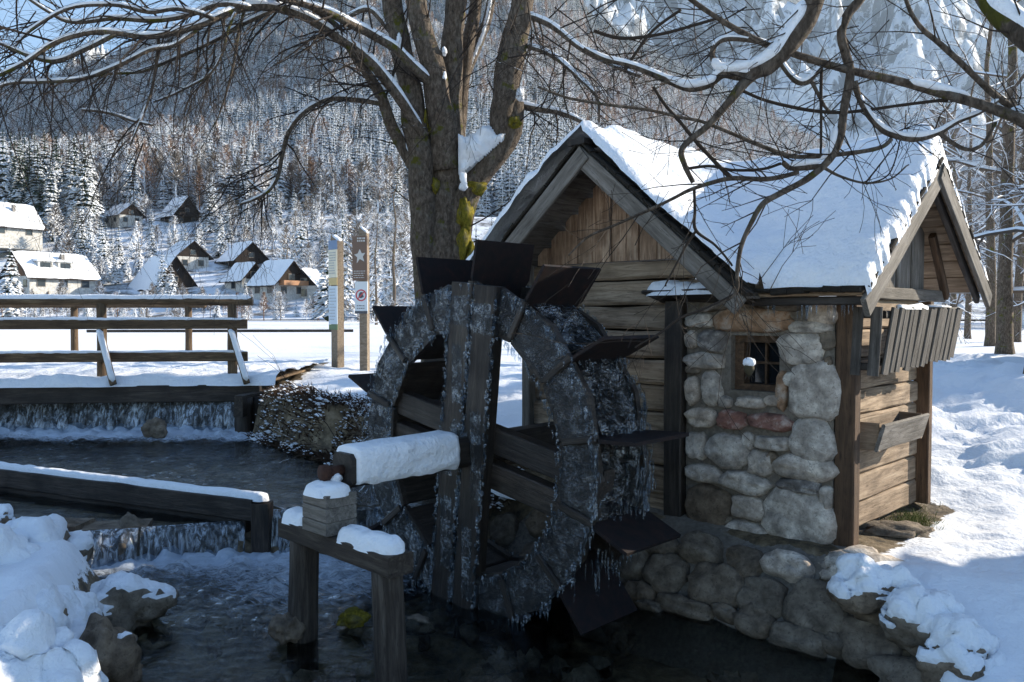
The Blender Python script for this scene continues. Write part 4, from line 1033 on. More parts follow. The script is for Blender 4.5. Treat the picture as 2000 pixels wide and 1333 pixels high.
# low barrier lines at the edge of the frozen lake
for (p, q, lab) in ((on_z(170, 652, -.92), on_z(690, 651, -.92), 'thin dark kerb rail along the far side of the cleared snowfield, left'), (on_z(0, 627.5, -.95), on_z(640, 627, -.95), 'distant low snowy fence line along the far lakeshore')):
    o = plank('kerb_rail', p + UP * .12, q + UP * .12, .14, .12, WOOD_DARK, None, seg=6); setp(o, lab, 'rail')

# ================================================================= SIGNS
def textish(mb, o_, ux, uy, n, x0, x1, y0, y1, rg, h=.012, nrm=Vector((0, -1, 0)), th=.002):
    for i in range(n):
        y_ = y0 + (y1 - y0) * (i + .5) / n; x_ = x0
        lim = x1 - (x1 - x0) * rg.uniform(0, .35)
        while x_ < lim:
            w = rg.uniform(.015, .05); 
            if x_ + w > x1: break
            a = o_ + ux * x_ + uy * y_; mb.add([a + nrm * th, a + ux * w + nrm * th, a + ux * w + uy * h + nrm * th, a + uy * h + nrm * th], [(0, 1, 2, 3)]); x_ += w + .012
INK = m_flat('dark_print', (.08, .08, .09), .6); WHITE = m_flat('white_panel', (.66, .69, .70), .4); CREAM = m_flat('cream_panel', (.62, .58, .46), .4); BLUEP = m_flat('blue_header', (.12, .19, .32), .4); OCHRE = m_flat('ochre_strip', (.50, .37, .16), .4)
PALEB = m_flat('pale_blue_panel', (.50, .58, .66), .4); BROWNP = m_flat('brown_panel', (.16, .095, .065), .5); REDP = m_flat('red_ring', (.55, .05, .06), .5); LIGHTP = m_flat('pale_print', (.55, .52, .48), .5); GREENP = m_flat('green_strip', (.10, .16, .08), .5)
def prism(name, pts, nrm, th, mat, parent):
    n = len(pts); mb = MB(); mb.v = [Vector(p) for p in pts] + [Vector(p) - nrm * th for p in pts]
    mb.f = [tuple(range(n)), tuple(range(2 * n - 1, n - 1, -1))] + [(i, i + n, (i + 1) % n + n, (i + 1) % n) for i in range(n)]
    return mb.build(name, mat, parent, origin=pts[0])
def sign(px0, px1, pxe, ytop, ybot, d, name, label):
    """panel between px0..px1 seen obliquely, post edge out to pxe"""
    base = at((px1 + pxe) / 2, ybot, d); t_ = empty(name, base, label, 'sign')
    return t_, base
# sign 1: blue header, cream text panel, pale blue lower board, on a broad timber post
s1, b1 = sign(640, 657, 670, 455, 708, 15.3, 'information_sign', 'tall information post with blue header and pale text boards, left of the two signs')
ux = Vector((.72, -.69, 0)); uy = UP; nf = Vector((-.69, -.72, 0)); sx_ = Vector((.69, .72, 0))
zt = at(660, 458, 15.3).z; zb = -1.15
def post_sign(parent, base, ux, nf, w, dep, zt, zb, mat):
    o_ = base + ux * (-w / 2); a, b = o_, o_ + ux * w; back = -nf * dep
    mb = MB(); mb.v = [Vector((p.x, p.y, z_)) for p, z_ in ((a, zb), (b, zb), (b, zt - .12), (a, zt))]; mb.v += [v + back for v in mb.v]
    mb.f = [(0, 1, 2, 3), (7, 6, 5, 4), (0, 4, 5, 1), (1, 5, 6, 2), (2, 6, 7, 3), (3, 7, 4, 0)]
    mb.build('post', mat, parent, origin=o_)
    q = [Vector((p.x, p.y, z_)) for p, z_ in ((a, zt + .002), (b, zt - .118))]
    snow_strip('snow', q[0] + back * .5, q[1] + back * .5, dep * .9, .035, parent, 31, n=10)
post_sign(s1, Vector((b1.x, b1.y, 0)) - ux * .17 - nf * .0, ux, nf, .20, .15, zt, zb, WOOD_SIGN)
def panel(parent, o_, ux, nf, w, z0, z1, mat, name='panel', th=.018, off=.02):
    a = Vector((o_.x, o_.y, 0)) + nf * off
    mb = MB(); mb.v = [a + UP * z0, a + ux * w + UP * z0, a + ux * w + UP * z1, a + UP * z1]; mb.v += [v - nf * th for v in mb.v]
    mb.f = [(0, 1, 2, 3), (7, 6, 5, 4), (0, 4, 5, 1), (1, 5, 6, 2), (2, 6, 7, 3), (3, 7, 4, 0)]
    mb.build(name, mat, parent, origin=a); return a
zz = lambda py, d: at(600, py, d).z
po = b1 - ux * .32
for (ya, yb, mt, nm) in ((467, 485, BLUEP, 'header_panel'), (485.5, 541, CREAM, 'text_panel'), (541.5, 556, OCHRE, 'strip_panel'), (558, 634, PALEB, 'lower_panel'), (634.5, 645, GREENP, 'footer_panel')):
    panel(s1, po, ux, nf, .27, zz(yb, 15.1), zz(ya, 15.1), mt, nm)
rgt = random.Random(3); mb = MB(); o_ = Vector((po.x, po.y, 0)) + nf * .022
textish(mb, o_, ux, UP, 9, .03, .25, zz(536, 15.1), zz(490, 15.1), rgt, .018, nf); textish(mb, o_, ux, UP, 11, .03, .25, zz(628, 15.1), zz(562, 15.1), rgt, .014, nf)
o = mb.build('printed_text', m_flat('grey_print', (.30, .32, .34), .6), s1); o['kind'] = 'stuff'
# sign 2: brown board with pale map, white prohibition plate under it
s2, b2 = sign(688, 712, 722, 440, 718, 15.0, 'trail_sign', 'brown trail post with pale emblem and a white prohibition plate with a red ring')
ux2 = Vector((.97, -.24, 0)); nf2 = Vector((-.24, -.97, 0))
b2 = Vector((b2.x - .02, b2.y, 0)) - ux2 * .05; post_sign(s2, b2, ux2, nf2, .15, .12, zz(443, 15.0), -1.15, WOOD_SIGN)
po = b2 - ux2 * .20
panel(s2, po, ux2, nf2, .29, zz(548, 14.9), zz(460, 14.9), BROWNP, 'brown_board')
panel(s2, po + ux2 * .05, ux2, nf2, .25, zz(613, 14.9), zz(550, 14.9), WHITE, 'prohibition_plate', off=.03)
o2 = Vector((po.x, po.y, 0)) + nf2 * .024
mb = MB(); cz = zz(500, 14.9); cx = .15
pts = [(.0, .13), (.04, .05), (.11, .06), (.06, -.01), (.09, -.10), (.0, -.05), (-.06, -.13), (-.05, -.02), (-.11, .03), (-.04, .05)]
mb.add([o2 + ux2 * (cx + x_) + UP * (cz + y_) for x_, y_ in pts], [tuple(range(10))]); textish(mb, o2, ux2, UP, 4, .03, .27, zz(545, 14.9), zz(528, 14.9), rgt, .014, nf2); textish(mb, o2, ux2, UP, 2, .10, .27, zz(474, 14.9), zz(464, 14.9), rgt, .03, nf2)
mb.build('pale_print', LIGHTP, s2)
o3 = Vector((po.x, po.y, 0)) + ux2 * .05 + nf2 * .033
def ringf(mb, cx, cz, r0, r1, n=28):
    k = len(mb.v)
    for i in range(n):
        a = 2 * math.pi * i / n
        for r_ in (r0, r1): mb.v.append(o3 + ux2 * (cx + math.cos(a) * r_) + UP * (cz + math.sin(a) * r_))
    for i in range(n): j = (i + 1) % n; mb.f.append((k + 2 * i, k + 2 * i + 1, k + 2 * j + 1, k + 2 * j))
mb = MB(); cz = zz(577, 14.9); ringf(mb, .125, cz, .085, .108)
a = Vector((.125 - .07, 0, cz - .07)); 
mb.add([o3 + nf2 * .002 + ux2 * (.125 + sx1) + UP * (cz + sz1) for sx1, sz1 in ((-.075, -.062), (-.062, -.075), (.075, .062), (.062, .075))], [(0, 1, 2, 3)]); mb.build('prohibition_ring', REDP, s2)
mb = MB(); mb.add([o3 + nf2 * .001 + ux2 * (.125 + x_) + UP * (cz + y_) for x_, y_ in ((-.05, -.04), (.0, -.055), (.055, -.03), (.03, .03), (.035, .055), (-.01, .06), (-.04, .03))], [tuple(range(7))]); mb.build('pictogram', INK, s2)
mb = MB(); textish(mb, o3, ux2, UP, 2, .04, .22, zz(609, 14.9) + .03, zz(598, 14.9) + .02, rgt, .014, nf2); mb.build('plate_text', INK, s2)
panel(s2, po + ux2 * .05, ux2, nf2, .25, zz(613, 14.9), zz(608, 14.9), INK, 'plate_footer', off=.035)

# ================================================================= BIG TREE AND OVERHANGING BRANCHES
def smooth_pts(P, sub=4, wob=.0, seed=0):
    """Catmull-Rom through (vec, radius)"""
    out = []; n = len(P)
    for i in range(n - 1):
        p0, p1, p2, p3 = P[max(i - 1, 0)], P[i], P[i + 1], P[min(i + 2, n - 1)]
        for k in range(sub):
            t_ = k / sub; t2, t3 = t_ * t_, t_ ** 3
            v = .5 * ((2 * p1[0]) + (-p0[0] + p2[0]) * t_ + (2 * p0[0] - 5 * p1[0] + 4 * p2[0] - p3[0]) * t2 + (-p0[0] + 3 * p1[0] - 3 * p2[0] + p3[0]) * t3)
            r = p1[1] * (1 - t_) + p2[1] * t_
            if wob: v = v + Vector((mn.noise((v.z * 3 + seed, v.x * 3, 1)), 0, mn.noise((v.x * 3 + seed, v.y * 3, 5)))) * wob
            out.append((v, r))
    out.append(P[-1]); return out
def px_limb(L, default_d=None):
    P = []
    for q in L:
        d = q[3]; P.append((at(q[0], q[1], d), q[2] * d / F_PX))
    return P
def grow(mb, p, d, L, r, lvl, rg, droop=.0, snow=None, n=5, kids=3, spread=.7):
    pts = [p]; rad = [r]; seg = max(3, int(L / .12)) if lvl > 0 else 4; seg = min(seg, n)
    dd = d.normalized()
    for i in range(seg):
        dd = (dd + Vector((rg.gauss(0, .16), rg.gauss(0, .16), rg.gauss(0, .13) - droop))).normalized()
        p = p + dd * (L / seg); pts.append(p); rad.append(max(r * (1 - .75 * (i + 1) / seg), .0016))
    mb.tube(pts, rad, 4 if r > .007 else 3, cap=False)
    if snow is not None and r > .006 and L > .3: add_snow(snow, list(zip(pts, rad)), rg, .5)
    if lvl > 0:
        for k in range(kids + rg.randint(0, 1)):
            f = rg.uniform(.2, .97); i = min(int(f * seg), seg - 1); q = pts[i].lerp(pts[i + 1], f * seg - i)
            t_ = (pts[i + 1] - pts[i]).normalized(); ax = Vector((rg.gauss(0, 1), rg.gauss(0, 1), rg.gauss(0, .7))); ax = (ax - t_ * ax.dot(t_)).normalized()
            grow(mb, q, t_ * (1 - spread * .35) + ax * spread, L * rg.uniform(.35, .65), rad[i] * .6, lvl - 1, rg, droop, snow, n, kids, spread)
def add_snow(mb, S_, rg, prob=.8, hmax=.05, thr=.80):
    """snow pillow on the upper side of a limb where it is not too steep"""
    run = []; sd = rg.uniform(0, 99)
    def flush():
        if len(run) >= 3:
            m = len(run); pts = []; rad = []
            for i, (p, r) in enumerate(run):
                e = min(1, min(i, m - 1 - i) / 1.5 + .25); h = (.35 * r + .010 + min(r * .5, hmax * .5)) * e
                rr = (r * .78 + .004) * (.5 + .5 * e) * (1 + .25 * mn.noise(p * 9)); pts.append(p + UP * (r * .55 + h * .35)); rad.append(rr)
            mb.tube(pts, rad, 6 if rad[m // 2] > .012 else 4)
        run.clear()
    for i in range(len(S_) - 1):
        p, r = S_[i]; t_ = (S_[i + 1][0] - p)
        if t_.length < 1e-6: continue
        t_.normalize()
        if abs(t_.z) < thr and mn.noise((p.x * 1.7 + sd, p.y * 1.7, p.z * 1.7)) > -.55 + (1 - prob) * .7 and r > .004: run.append((p, r))
        else: flush()
    flush()

tree = empty('lime_tree', (-.78, 9.6, -1.0), 'large bare multi stemmed tree behind the waterwheel with mossy trunk and snowy arching limbs', 'tree')
D = 9.6
stems = [
 [(868,790,54,D),(868,700,47,D),(867,600,43,D),(868,500,40,D),(870,420,38,D),(874,330,35,D),(876,250,29,D),(880,150,23,D),(886,60,20,D),(895,-60,22,D),(905,-250,14,D)],
 [(838,640,26,D-.1),(832,520,26,D-.1),(826,420,26,D-.15),(822,330,25,D-.2),(812,250,25,D-.2),(800,170,22,D-.2),(782,90,20,D-.2),(765,0,19,D-.2),(755,-120,15,D-.3)],
 [(870,330,30,D-.1),(862,230,27,D-.2),(846,140,24,D-.25),(822,50,21,D-.3),(808,-40,18,D-.3),(800,-150,14,D-.4)],
 [(888,600,30,D-.05),(893,480,28,D-.05),(905,400,25,D-.1),(935,345,22,D-.1),(972,300,21,D-.15),(1000,255,22,D-.15),(1004,200,19,D-.15)],
 [(978,290,19,D-.15),(982,215,24,D-.2),(998,130,24,D-.2),(1012,60,23,D-.2),(1022,-10,22,D-.2),(1030,-140,18,D-.3)],
 [(974,240,13,D),(976,160,12,D),(988,80,9,D+.1),(1005,15,8,D+.1),(1020,-60,7,D+.2)],
 [(892,330,15,D+.1),(900,200,14,D+.2),(912,110,13,D+.2),(925,30,12,D+.3),(940,-80,10,D+.3)],
 [(905,170,8,D+.3),(930,90,10,D+.4),(950,45,9,D+.5),(965,-30,8,D+.6)],
 [(805,325,13,D-.2),(785,285,12,D-.2),(764,245,12,D-.3),(745,190,11,D-.4),(722,150,10,D-.5),(690,100,8,D-.7),(655,50,7,D-.9),(600,10,5,D-1.1),(520,-30,4,D-1.3)],
 [(830,268,10,D-.3),(800,225,10,D-.4),(760,165,10,D-.6),(715,115,10,D-.8),(660,75,9,D-1.0),(605,40,8,D-1.2),(545,18,8,D-1.4),(490,14,7.5,D-1.6),(440,30,7,D-1.8),(400,47,6.5,D-1.9),(345,63,6,D-2.0),(285,72,5.5,D-2.1),(230,66,6,D-2.2),(175,64,5,D-2.3),(110,82,5,D-2.4),(50,120,4,D-2.5),(-20,158,3.5,D-2.6)],
 [(845,165,9,D-.3),(800,125,9,D-.5),(770,95,8,D-.6),(730,70,8,D-.8),(690,50,8,D-1.0),(640,25,7,D-1.2),(580,5,6,D-1.4),(500,-15,5,D-1.7),(380,-30,5,D-1.9)],
 [(740,203,5,D-.4),(700,197,6,D-.5),(655,193,5.5,D-.6),(620,203,5,D-.7),(585,228,5,D-.8),(562,262,4.5,D-.8),(552,300,4,D-.8),(545,340,4,D-.8),(532,365,3.5,D-.8),(515,380,3,D-.8),(490,393,2.4,D-.8),(468,400,1.8,D-.8)],
 [(516,378,2.6,D-.8),(500,366,2.2,D-.8),(475,343,1.6,D-.8)],
 [(1008,205,7,D-.1),(1045,213,6,D-.1),(1095,222,5,D-.2),(1140,240,3.5,D-.2),(1165,262,2.5,D-.2)],
 [(490,16,5,D-1.7),(430,8,5,D-1.8),(370,30,4.5,D-1.9),(300,42,4.5,D-2.0),(220,38,4,D-2.1),(140,45,3.5,D-2.2),(90,20,3,D-2.3),(30,-20,3,D-2.4)],
 [(395,52,4.5,D-1.9),(340,90,4,D-2),(290,100,4,D-2.1),(230,130,4,D-2.2),(160,155,4,D-2.3),(90,160,3.6,D-2.4),(20,163,3,D-2.5),(-30,180,2.5,D-2.6)],
 [(230,66,5,D-2.2),(170,95,5,D-2.3),(110,118,4.5,D-2.4),(60,110,4,D-2.4),(0,85,3,D-2.5),(-40,80,3,D-2.6)],
 [(420,38,3.6,D-1.9),(350,18,4,D-2),(290,25,4,D-2.1),(220,10,3.5,D-2.2),(130,20,3,D-2.3),(60,60,3,D-2.3),(20,100,2.5,D-2.4)],
 [(560,12,4,D-1.4),(480,45,4,D-1.5),(420,80,3.6,D-1.5),(350,110,3.6,D-1.6),(280,140,3.2,D-1.6),(205,145,2.6,D-1.7),(140,160,2,D-1.8)],
 [(460,25,2.6,D-1.8),(445,60,2.6,D-1.8),(430,110,2.4,D-1.8),(405,150,2.2,D-1.8),(350,180,2,D-1.8),(300,200,1.8,D-1.8)],
 [(310,70,3,D-2),(305,120,2.8,D-2),(295,180,2.6,D-2),(275,235,2.2,D-2),(255,285,1.6,D-2)],
 [(480,15,3,D-1.6),(465,70,3,D-1.6),(455,130,2.4,D-1.6),(440,190,2,D-1.6),(415,250,1.4,D-1.6)],
 [(160,215,2.4,D-2),(215,222,2.6,D-2),(265,238,2.4,D-2),(300,246,1.6,D-2)],
 [(1030,90,5,D-.2),(1080,110,5,D-.5),(1130,150,4,D-.8),(1165,190,3,D-1),(1170,240,2,D-1)],
 [(1025,30,6,D-.2),(1075,50,6,D-.4),(1140,100,5,D-.6),(1190,125,4,D-.8),(1250,150,3,D-1)],
 [(760,60,5,D-.2),(720,20,5,D-.2),(670,38,4,D-.2),(630,60,3,D-.2),(600,100,2,D-.2)],
]
rg = random.Random(11)
tw = MB(); snw = MB()
for i, L in enumerate(stems):
    P = smooth_pts(px_limb(L), 5, .012 if i > 7 else .02, i)
    mb = MB(); mb.tube([p for p, r in P], [r * (1 + .06 * mn.noise(p * 4)) for p, r in P], 14 if i < 8 else 7, cap=True)
    nm = 'trunk' if i in (0, 1, 3) else 'limb'
    mb.build(nm, BARK, tree, True, origin=P[0][0])
    add_snow(snw, P, rg, .9 if i > 7 else .5, thr=.93 if i > 7 else .85)
    # side branches and twigs
    for k in range(int(len(P) * (.42 if i > 7 else .12))):
        j = rg.randint(int(len(P) * .12), len(P) - 2); p, r = P[j]; t_ = (P[j + 1][0] - p).normalized()
        if p.z < .3 and i < 8: continue
        ax = Vector((rg.gauss(0, 1), rg.gauss(0, .8), rg.gauss(-.15, .8))); ax = (ax - t_ * ax.dot(t_)).normalized()
        left = i >= 8 and p.x < -1
        grow(tw, p, t_ * .6 + ax * .8, rg.uniform(.5, 1.25), min(r * .45, .012), 2, rg, .06 if left else .01, None, 6, 2)
tw.build('crown', TWIG_SNOW, tree)
snw.build('snow', SNOW, tree, True)['kind'] = 'stuff'
# extra long drooping shoots on the left canopy
tw = MB()
for k in range(70):
    q = rg.choice(stems[8:21]); a = rg.choice(q[2:]); p = at(a[0] + rg.uniform(-25, 25), a[1] + rg.uniform(-5, 5), a[3])
    grow(tw, p, Vector((rg.uniform(-.9, .3), rg.uniform(-.3, .3), rg.uniform(-1.0, .1))), rg.uniform(.5, 1.3), rg.uniform(.004, .009), 2, rg, .08, None, 7, 3, .6)
for k in range(38):
    a = (rg.uniform(-30, 620), rg.uniform(-40, 60)); p = at(a[0], a[1], 7.6)
    grow(tw, p, Vector((rg.uniform(-1, .2), 0, rg.uniform(-.5, .35))), rg.uniform(.7, 1.5), rg.uniform(.004, .009), 2, rg, .03, None, 7, 3, .6)
for k in range(26):
    p = at(rg.uniform(900, 1300), rg.uniform(-40, 120), 8.6)
    grow(tw, p, Vector((rg.uniform(-.3, 1), 0, rg.uniform(-1, .2))), rg.uniform(.8, 1.6), rg.uniform(.005, .010), 2, rg, .03, None, 7, 3, .6)
tw.build('crown', TWIG_SNOW, tree)
# snow wedge in the fork, snow plastered on the left stem
def puff(polypx, d, th, seed, n=30, depth=1.0):
    xs_ = [q[0] for q in polypx]; ys_ = [q[1] for q in polypx]; gxp = np.linspace(min(xs_), max(xs_), n); gyp = np.linspace(min(ys_), max(ys_), n); GX, GY = np.meshgrid(gxp, gyp)
    ins = np.zeros(GX.shape, bool); dist = np.full(GX.shape, 1e9); m = len(polypx)
    for i in range(m):
        (x1, y1), (x2, y2) = polypx[i], polypx[(i + 1) % m]
        ins ^= ((y1 > GY) != (y2 > GY)) & (GX < (x2 - x1) * (GY - y1) / (y2 - y1 + 1e-9) + x1); dist = np.minimum(dist, seg_d(GX, GY, (x1, y1), (x2, y2)))
    k = d / F_PX; e = np.clip(dist * k / th, 0, 1); h = np.sqrt(1 - (1 - e) ** 2) * th * (1 + .5 * fbm(GX * k * 9 + seed, GY * k * 9, 3))
    PX_ = (GX - 1000) * k; PZ_ = -(GY - 615) * k + .02 * fbm(GX * k * 20 + seed, GY * k * 20, 2)
    for sg in (-1, 1): par(grid_mesh('snow', PX_, d + sg * h * (1 if sg < 0 else depth), PZ_, SNOW, keep=ins), tree)
puff([(893,262),(912,272),(928,262),(945,248),(962,252),(972,268),(992,262),(985,282),(962,300),(940,318),(918,335),(905,352),(896,345)], 9.4, .22, 1)
puff([(898,340),(912,338),(914,372),(905,368),(898,352)], 9.22, .04, 2, 18)
puff([(786,236),(800,250),(812,262),(806,292),(820,330),(824,372),(822,412),(812,408),(806,372),(796,330),(790,286)], 9.55, .05, 3)
0 and puff([(828,470),(838,472),(840,500),(832,536),(824,520),(826,492)], 9.35, .03, 4, 18)
0 and puff([(776,60),(786,70),(792,96),(794,118),(784,124),(774,96),(772,76)], 9.35, .03, 5, 18)
0 and puff([(1010,172),(1022,180),(1024,196),(1012,202),(1006,190)], 9.2, .035, 6, 18)
puff([(905,148),(916,128),(930,96),(940,70),(950,30),(958,-20),(968,-20),(958,40),(946,84),(930,120),(914,160)], 9.9, .05, 7, 40)
for (px, py, d, r, sd) in ((958,262,9.4,(.05,.08,.09),4),(866,150,9.3,(.035,.05,.06),5),(868,100,9.3,(.03,.04,.05),7),(1016,185,9.3,(.05,.05,.08),8),(905,365,9.25,(.05,.06,.05),9),(779,80,9.3,(.03,.04,.09),10)):
    o = link(bpy.data.objects.new('snow', rock_mesh('snow', r, SNOW, sd + 300, 3, .22))); o.location = at(px, py, d); par(o, tree)
def tree_patch(px, py, d, w, h, th, mat, seed, nm):
    mb = MB(); c_ = at(px, py, d); ice_patch(c_, Vector((1, 0, 0)), UP, Vector((0, -1, 0)), w, h, th, seed, mb, 16); mb.build(nm, mat, tree, True)
for (px, py, r, sd) in ((908,415,(.09,.12,.22),1),(905,470,(.09,.12,.22),2),(930,368,(.12,.1,.09),3),(850,365,(.055,.1,.10),4),(833,235,(.04,.1,.12),5),(868,190,(.035,.1,.10),6),(1003,240,(.08,.12,.07),7),(842,250,(.03,.08,.10),8),(920,500,(.06,.1,.14),9)):
    o = link(bpy.data.objects.new('moss', rock_mesh('moss', r, MOSS, sd + 400, 3, .3))); o.location = at(px, py, 9.42 if sd not in (7,) else 9.35); par(o, tree)

# overhead branches from a tree standing just outside the right edge
rt = empty('beech_tree', (4.9, 3.3, -1.3), 'tree beyond the right edge with long snow lined branches hanging before the hut roof', 'tree')
mbt = MB(); tp = [(Vector((4.9, 3.3, -1.7)), .21), (Vector((4.88, 3.35, -.5)), .18), (Vector((4.8, 3.4, 1.0)), .16), (Vector((4.7, 3.5, 2.4)), .14), (Vector((4.5, 3.7, 4.2)), .09), (Vector((4.4, 3.8, 6.2)), .03)]
P = smooth_pts(tp, 6, .03); mbt.tube([p for p, r in P], [r for p, r in P], 14); mbt.build('trunk', BARK, rt, True, origin=tp[0][0])
T1, T2 = (Vector((4.75, 3.45, 1.6)), .06), (Vector((4.62, 3.6, 3.0)), .07)
d4 = 4.3
RL = [
 ([T2], [(1900,-420,20,4.0),(1720,-220,22,4.1),(1630,-70,22,d4),(1592,-10,21,d4),(1575,40,20,d4),(1548,80,19,d4),(1525,108,17,d4),(1498,132,15,d4),(1464,150,12,d4),(1420,204,7.5,d4),(1380,248,6.5,d4),(1333,289,6,d4),(1337,323,5.5,d4),(1354,357,4.5,d4)]),
 ([T1], [(2150,290,15,4.0),(2040,262,13,4.05),(1990,232,11,4.1),(1915,204,9.5,4.2),(1830,183,8.5,d4),(1745,157,8,d4),(1660,138,7.5,d4),(1605,123,7,d4),(1532,100,6.5,d4),(1473,76,6,d4),(1405,38,5,d4),(1350,0,4.5,d4),(1290,-50,4,d4)]),
 ([], [(1720,-70,9,d4),(1685,-5,9,d4),(1656,30,9,d4),(1643,68,9,d4),(1652,110,8.5,d4),(1660,150,8.5,d4),(1650,210,8,d4),(1639,272,8,d4),(1620,312,7.5,d4),(1577,350,6.5,d4),(1524,378,6,d4),(1488,400,5.5,d4),(1466,438,5,d4),(1449,480,4.5,d4),(1440,530,4,d4),(1434,575,3.5,d4),(1370,610,3,d4)]),
 ([], [(1464,150,9,d4),(1440,148,9,d4),(1411,145,8.5,d4),(1383,165,8,d4),(1345,172,7.5,d4),(1302,157,6,d4),(1262,140,5,d4),(1226,127,4.5,d4),(1180,116,4,d4),(1140,95,3,d4)]),
 ([], [(1522,94,4,d4),(1470,82,4,d4),(1415,80,4.5,d4),(1392,100,5,d4),(1396,125,5,d4),(1412,143,5,d4)]),
 ([], [(1741,272,4,d4),(1722,288,4.5,d4),(1681,298,4.5,d4),(1620,304,5,d4),(1560,306,4.5,d4),(1528,300,4.5,d4),(1480,282,4,d4),(1425,258,3.5,d4),(1370,238,3.5,d4),(1325,231,3,d4),(1260,215,3,d4),(1190,205,3,d4),(1110,192,2.6,d4),(1050,170,2.2,d4)]),
 ([], [(1612,325,6,d4),(1585,328,6,d4),(1545,330,5.5,d4),(1528,318,5,d4)]),
 ([], [(1560,336,5,d4),(1500,350,5,d4),(1430,350,5,d4),(1390,358,4.5,d4),(1345,372,4,d4),(1312,388,3.5,d4),(1256,415,3.5,d4),(1205,438,3,d4),(1150,462,2.5,d4),(1110,500,2,d4)]),
 ([], [(1668,160,6,d4),(1676,190,5.5,d4),(1694,224,5.5,d4),(1716,248,5.5,d4),(1740,262,6,d4),(1787,273,6,d4),(1830,263,5,d4),(1872,238,4,d4),(1915,220,3.5,d4),(1960,190,3,d4)]),
 ([], [(1835,262,4,d4),(1880,290,4,d4),(1915,285,3.5,d4),(1945,240,3,d4)]),
 ([], [(1277,170,3,d4),(1300,205,3.2,d4),(1330,240,3.5,d4),(1362,280,4,d4),(1395,315,4,d4),(1428,348,4.5,d4)]),
 ([], [(1440,174,3,d4),(1490,195,3,d4),(1554,211,3.5,d4),(1600,218,3.5,d4),(1650,219,3.5,d4),(1745,208,3,d4),(1851,195,3.5,d4)]),
 ([], [(1524,120,5,d4),(1545,148,5,d4),(1565,162,5,d4),(1585,155,5,d4),(1605,130,4,d4)]),
 ([], [(1585,160,4,d4),(1598,185,3.5,d4),(1612,210,3,d4),(1625,222,2.5,d4)]),
 ([], [(1356,370,3,d4),(1358,410,3,d4),(1360,450,3.5,d4),(1397,480,2.5,d4),(1430,520,2,d4)]),
 ([], [(1360,450,3,d4),(1340,480,2.5,d4),(1320,520,2.2,d4),(1300,560,1.8,d4)]),
 ([], [(1434,575,3,d4),(1385,600,3,d4),(1330,620,3,d4),(1290,650,2.4,d4),(1240,680,1.8,d4)]),
 ([], [(1340,330,3,d4),(1385,325,3,d4),(1430,332,3,d4),(1490,330,3,d4),(1525,320,3,d4)]),
 ([T2], [(2180,200,22,3.0),(2060,115,23,3.1),(1990,60,22,3.2),(1945,20,20,3.3),(1910,-30,18,3.4),(1850,-120,14,3.6)]),
 ([], [(2010,235,5,4.2),(1979,213,6,d4),(1936,183,6,d4),(1872,119,5.5,d4),(1835,85,5,d4),(1805,60,4.5,d4),(1783,30,4,d4),(1766,-10,3.5,d4)]),
 ([], [(1605,125,3,d4),(1604,200,3,d4),(1603,300,2,d4)]),
 ([], [(1220,140,3.5,d4),(1238,110,3.5,d4),(1275,60,3,d4),(1330,20,3,d4)]),
 ([], [(1160,60,3.2,d4),(1210,75,3.5,d4),(1270,70,3,d4),(1350,50,3,d4),(1410,35,3,d4)]),
 ([], [(1605,325,4,d4),(1640,345,2.5,d4),(1690,359,2.2,d4),(1740,350,1.8,d4),(1775,322,1.4,d4)]),
 ([], [(1690,359,1.8,d4),(1720,320,1.5,d4),(1750,280,1.2,d4)]),
 ([], [(1690,359,1.8,d4),(1735,340,1.4,d4),(1757,275,1.2,d4)]),
]
tw = MB(); snw = MB(); rg = random.Random(21)
for i, (pre, L) in enumerate(RL):
    P0_ = list(pre) + px_limb(L); P = smooth_pts(P0_, 6, .008, i + 50)
    mb = MB(); mb.tube([p for p, r in P], [r * (1 + .10 * mn.noise(p * 14)) for p, r in P], 9 if L[0][2] > 6 else 6)
    mb.build('branch', BARK if L[0][2] > 12 else BARK_TWIG if L[0][2] < 4 else BARK, rt, True, origin=P[0][0])
    if i in (3, 4, 8, 12, 18): add_snow(snw, P, rg, .9, thr=.93)
    for k in range(max(2, int(len(P) * .17))):
        j = rg.randint(3, len(P) - 2); p, r = P[j]; t_ = (P[j + 1][0] - p).normalized()
        ax = Vector((rg.gauss(0, 1), rg.gauss(0, .5), rg.gauss(0, .9))); ax = (ax - t_ * ax.dot(t_)).normalized()
        grow(tw, p, t_ * .8 + ax * .6, rg.uniform(.15, .6), min(r * .4, .005), 1, rg, .0, None, 6, 2)
# thick snow on the bowed branch and lumps on the long one
def limb_snow(L, w, seed, lift=1.0):
    P = smooth_pts(px_limb(L), 8); mb = MB()
    pts = []; rad = []
    for k, (p, r) in enumerate(P):
        e = min(1, min(k, len(P) - 1 - k) / 4 + .2); rr = r * e * (1 + .25 * mn.noise(p * 8)); pts.append(p); rad.append(rr)
    mb.tube(pts, rad, 10); mb.build('snow', SNOW, rt, True)
limb_snow([(1572,0,13,d4-.01),(1550,48,14,d4-.01),(1515,96,15,d4-.01),(1480,120,13,d4-.01),(1440,130,11,d4-.01),(1408,132,10,d4-.01),(1392,115,8,d4-.01)], 1, 1)
limb_snow([(1400,150,9,d4-.01),(1375,160,10,d4-.01),(1340,164,8,d4-.01),(1300,150,5,d4-.01)], 1, 2)
limb_snow([(1775,158,6,d4-.01),(1810,165,9,d4-.01),(1850,175,9,d4-.01),(1895,187,6,d4-.01)], 1, 3)
limb_snow([(1975,212,6,d4-.1),(2000,222,12,d4-.12),(2030,235,8,d4-.15)], 1, 3)
limb_snow([(1745,262,3,d4),(1780,264,7,d4),(1825,256,4,d4)], 1, 4)
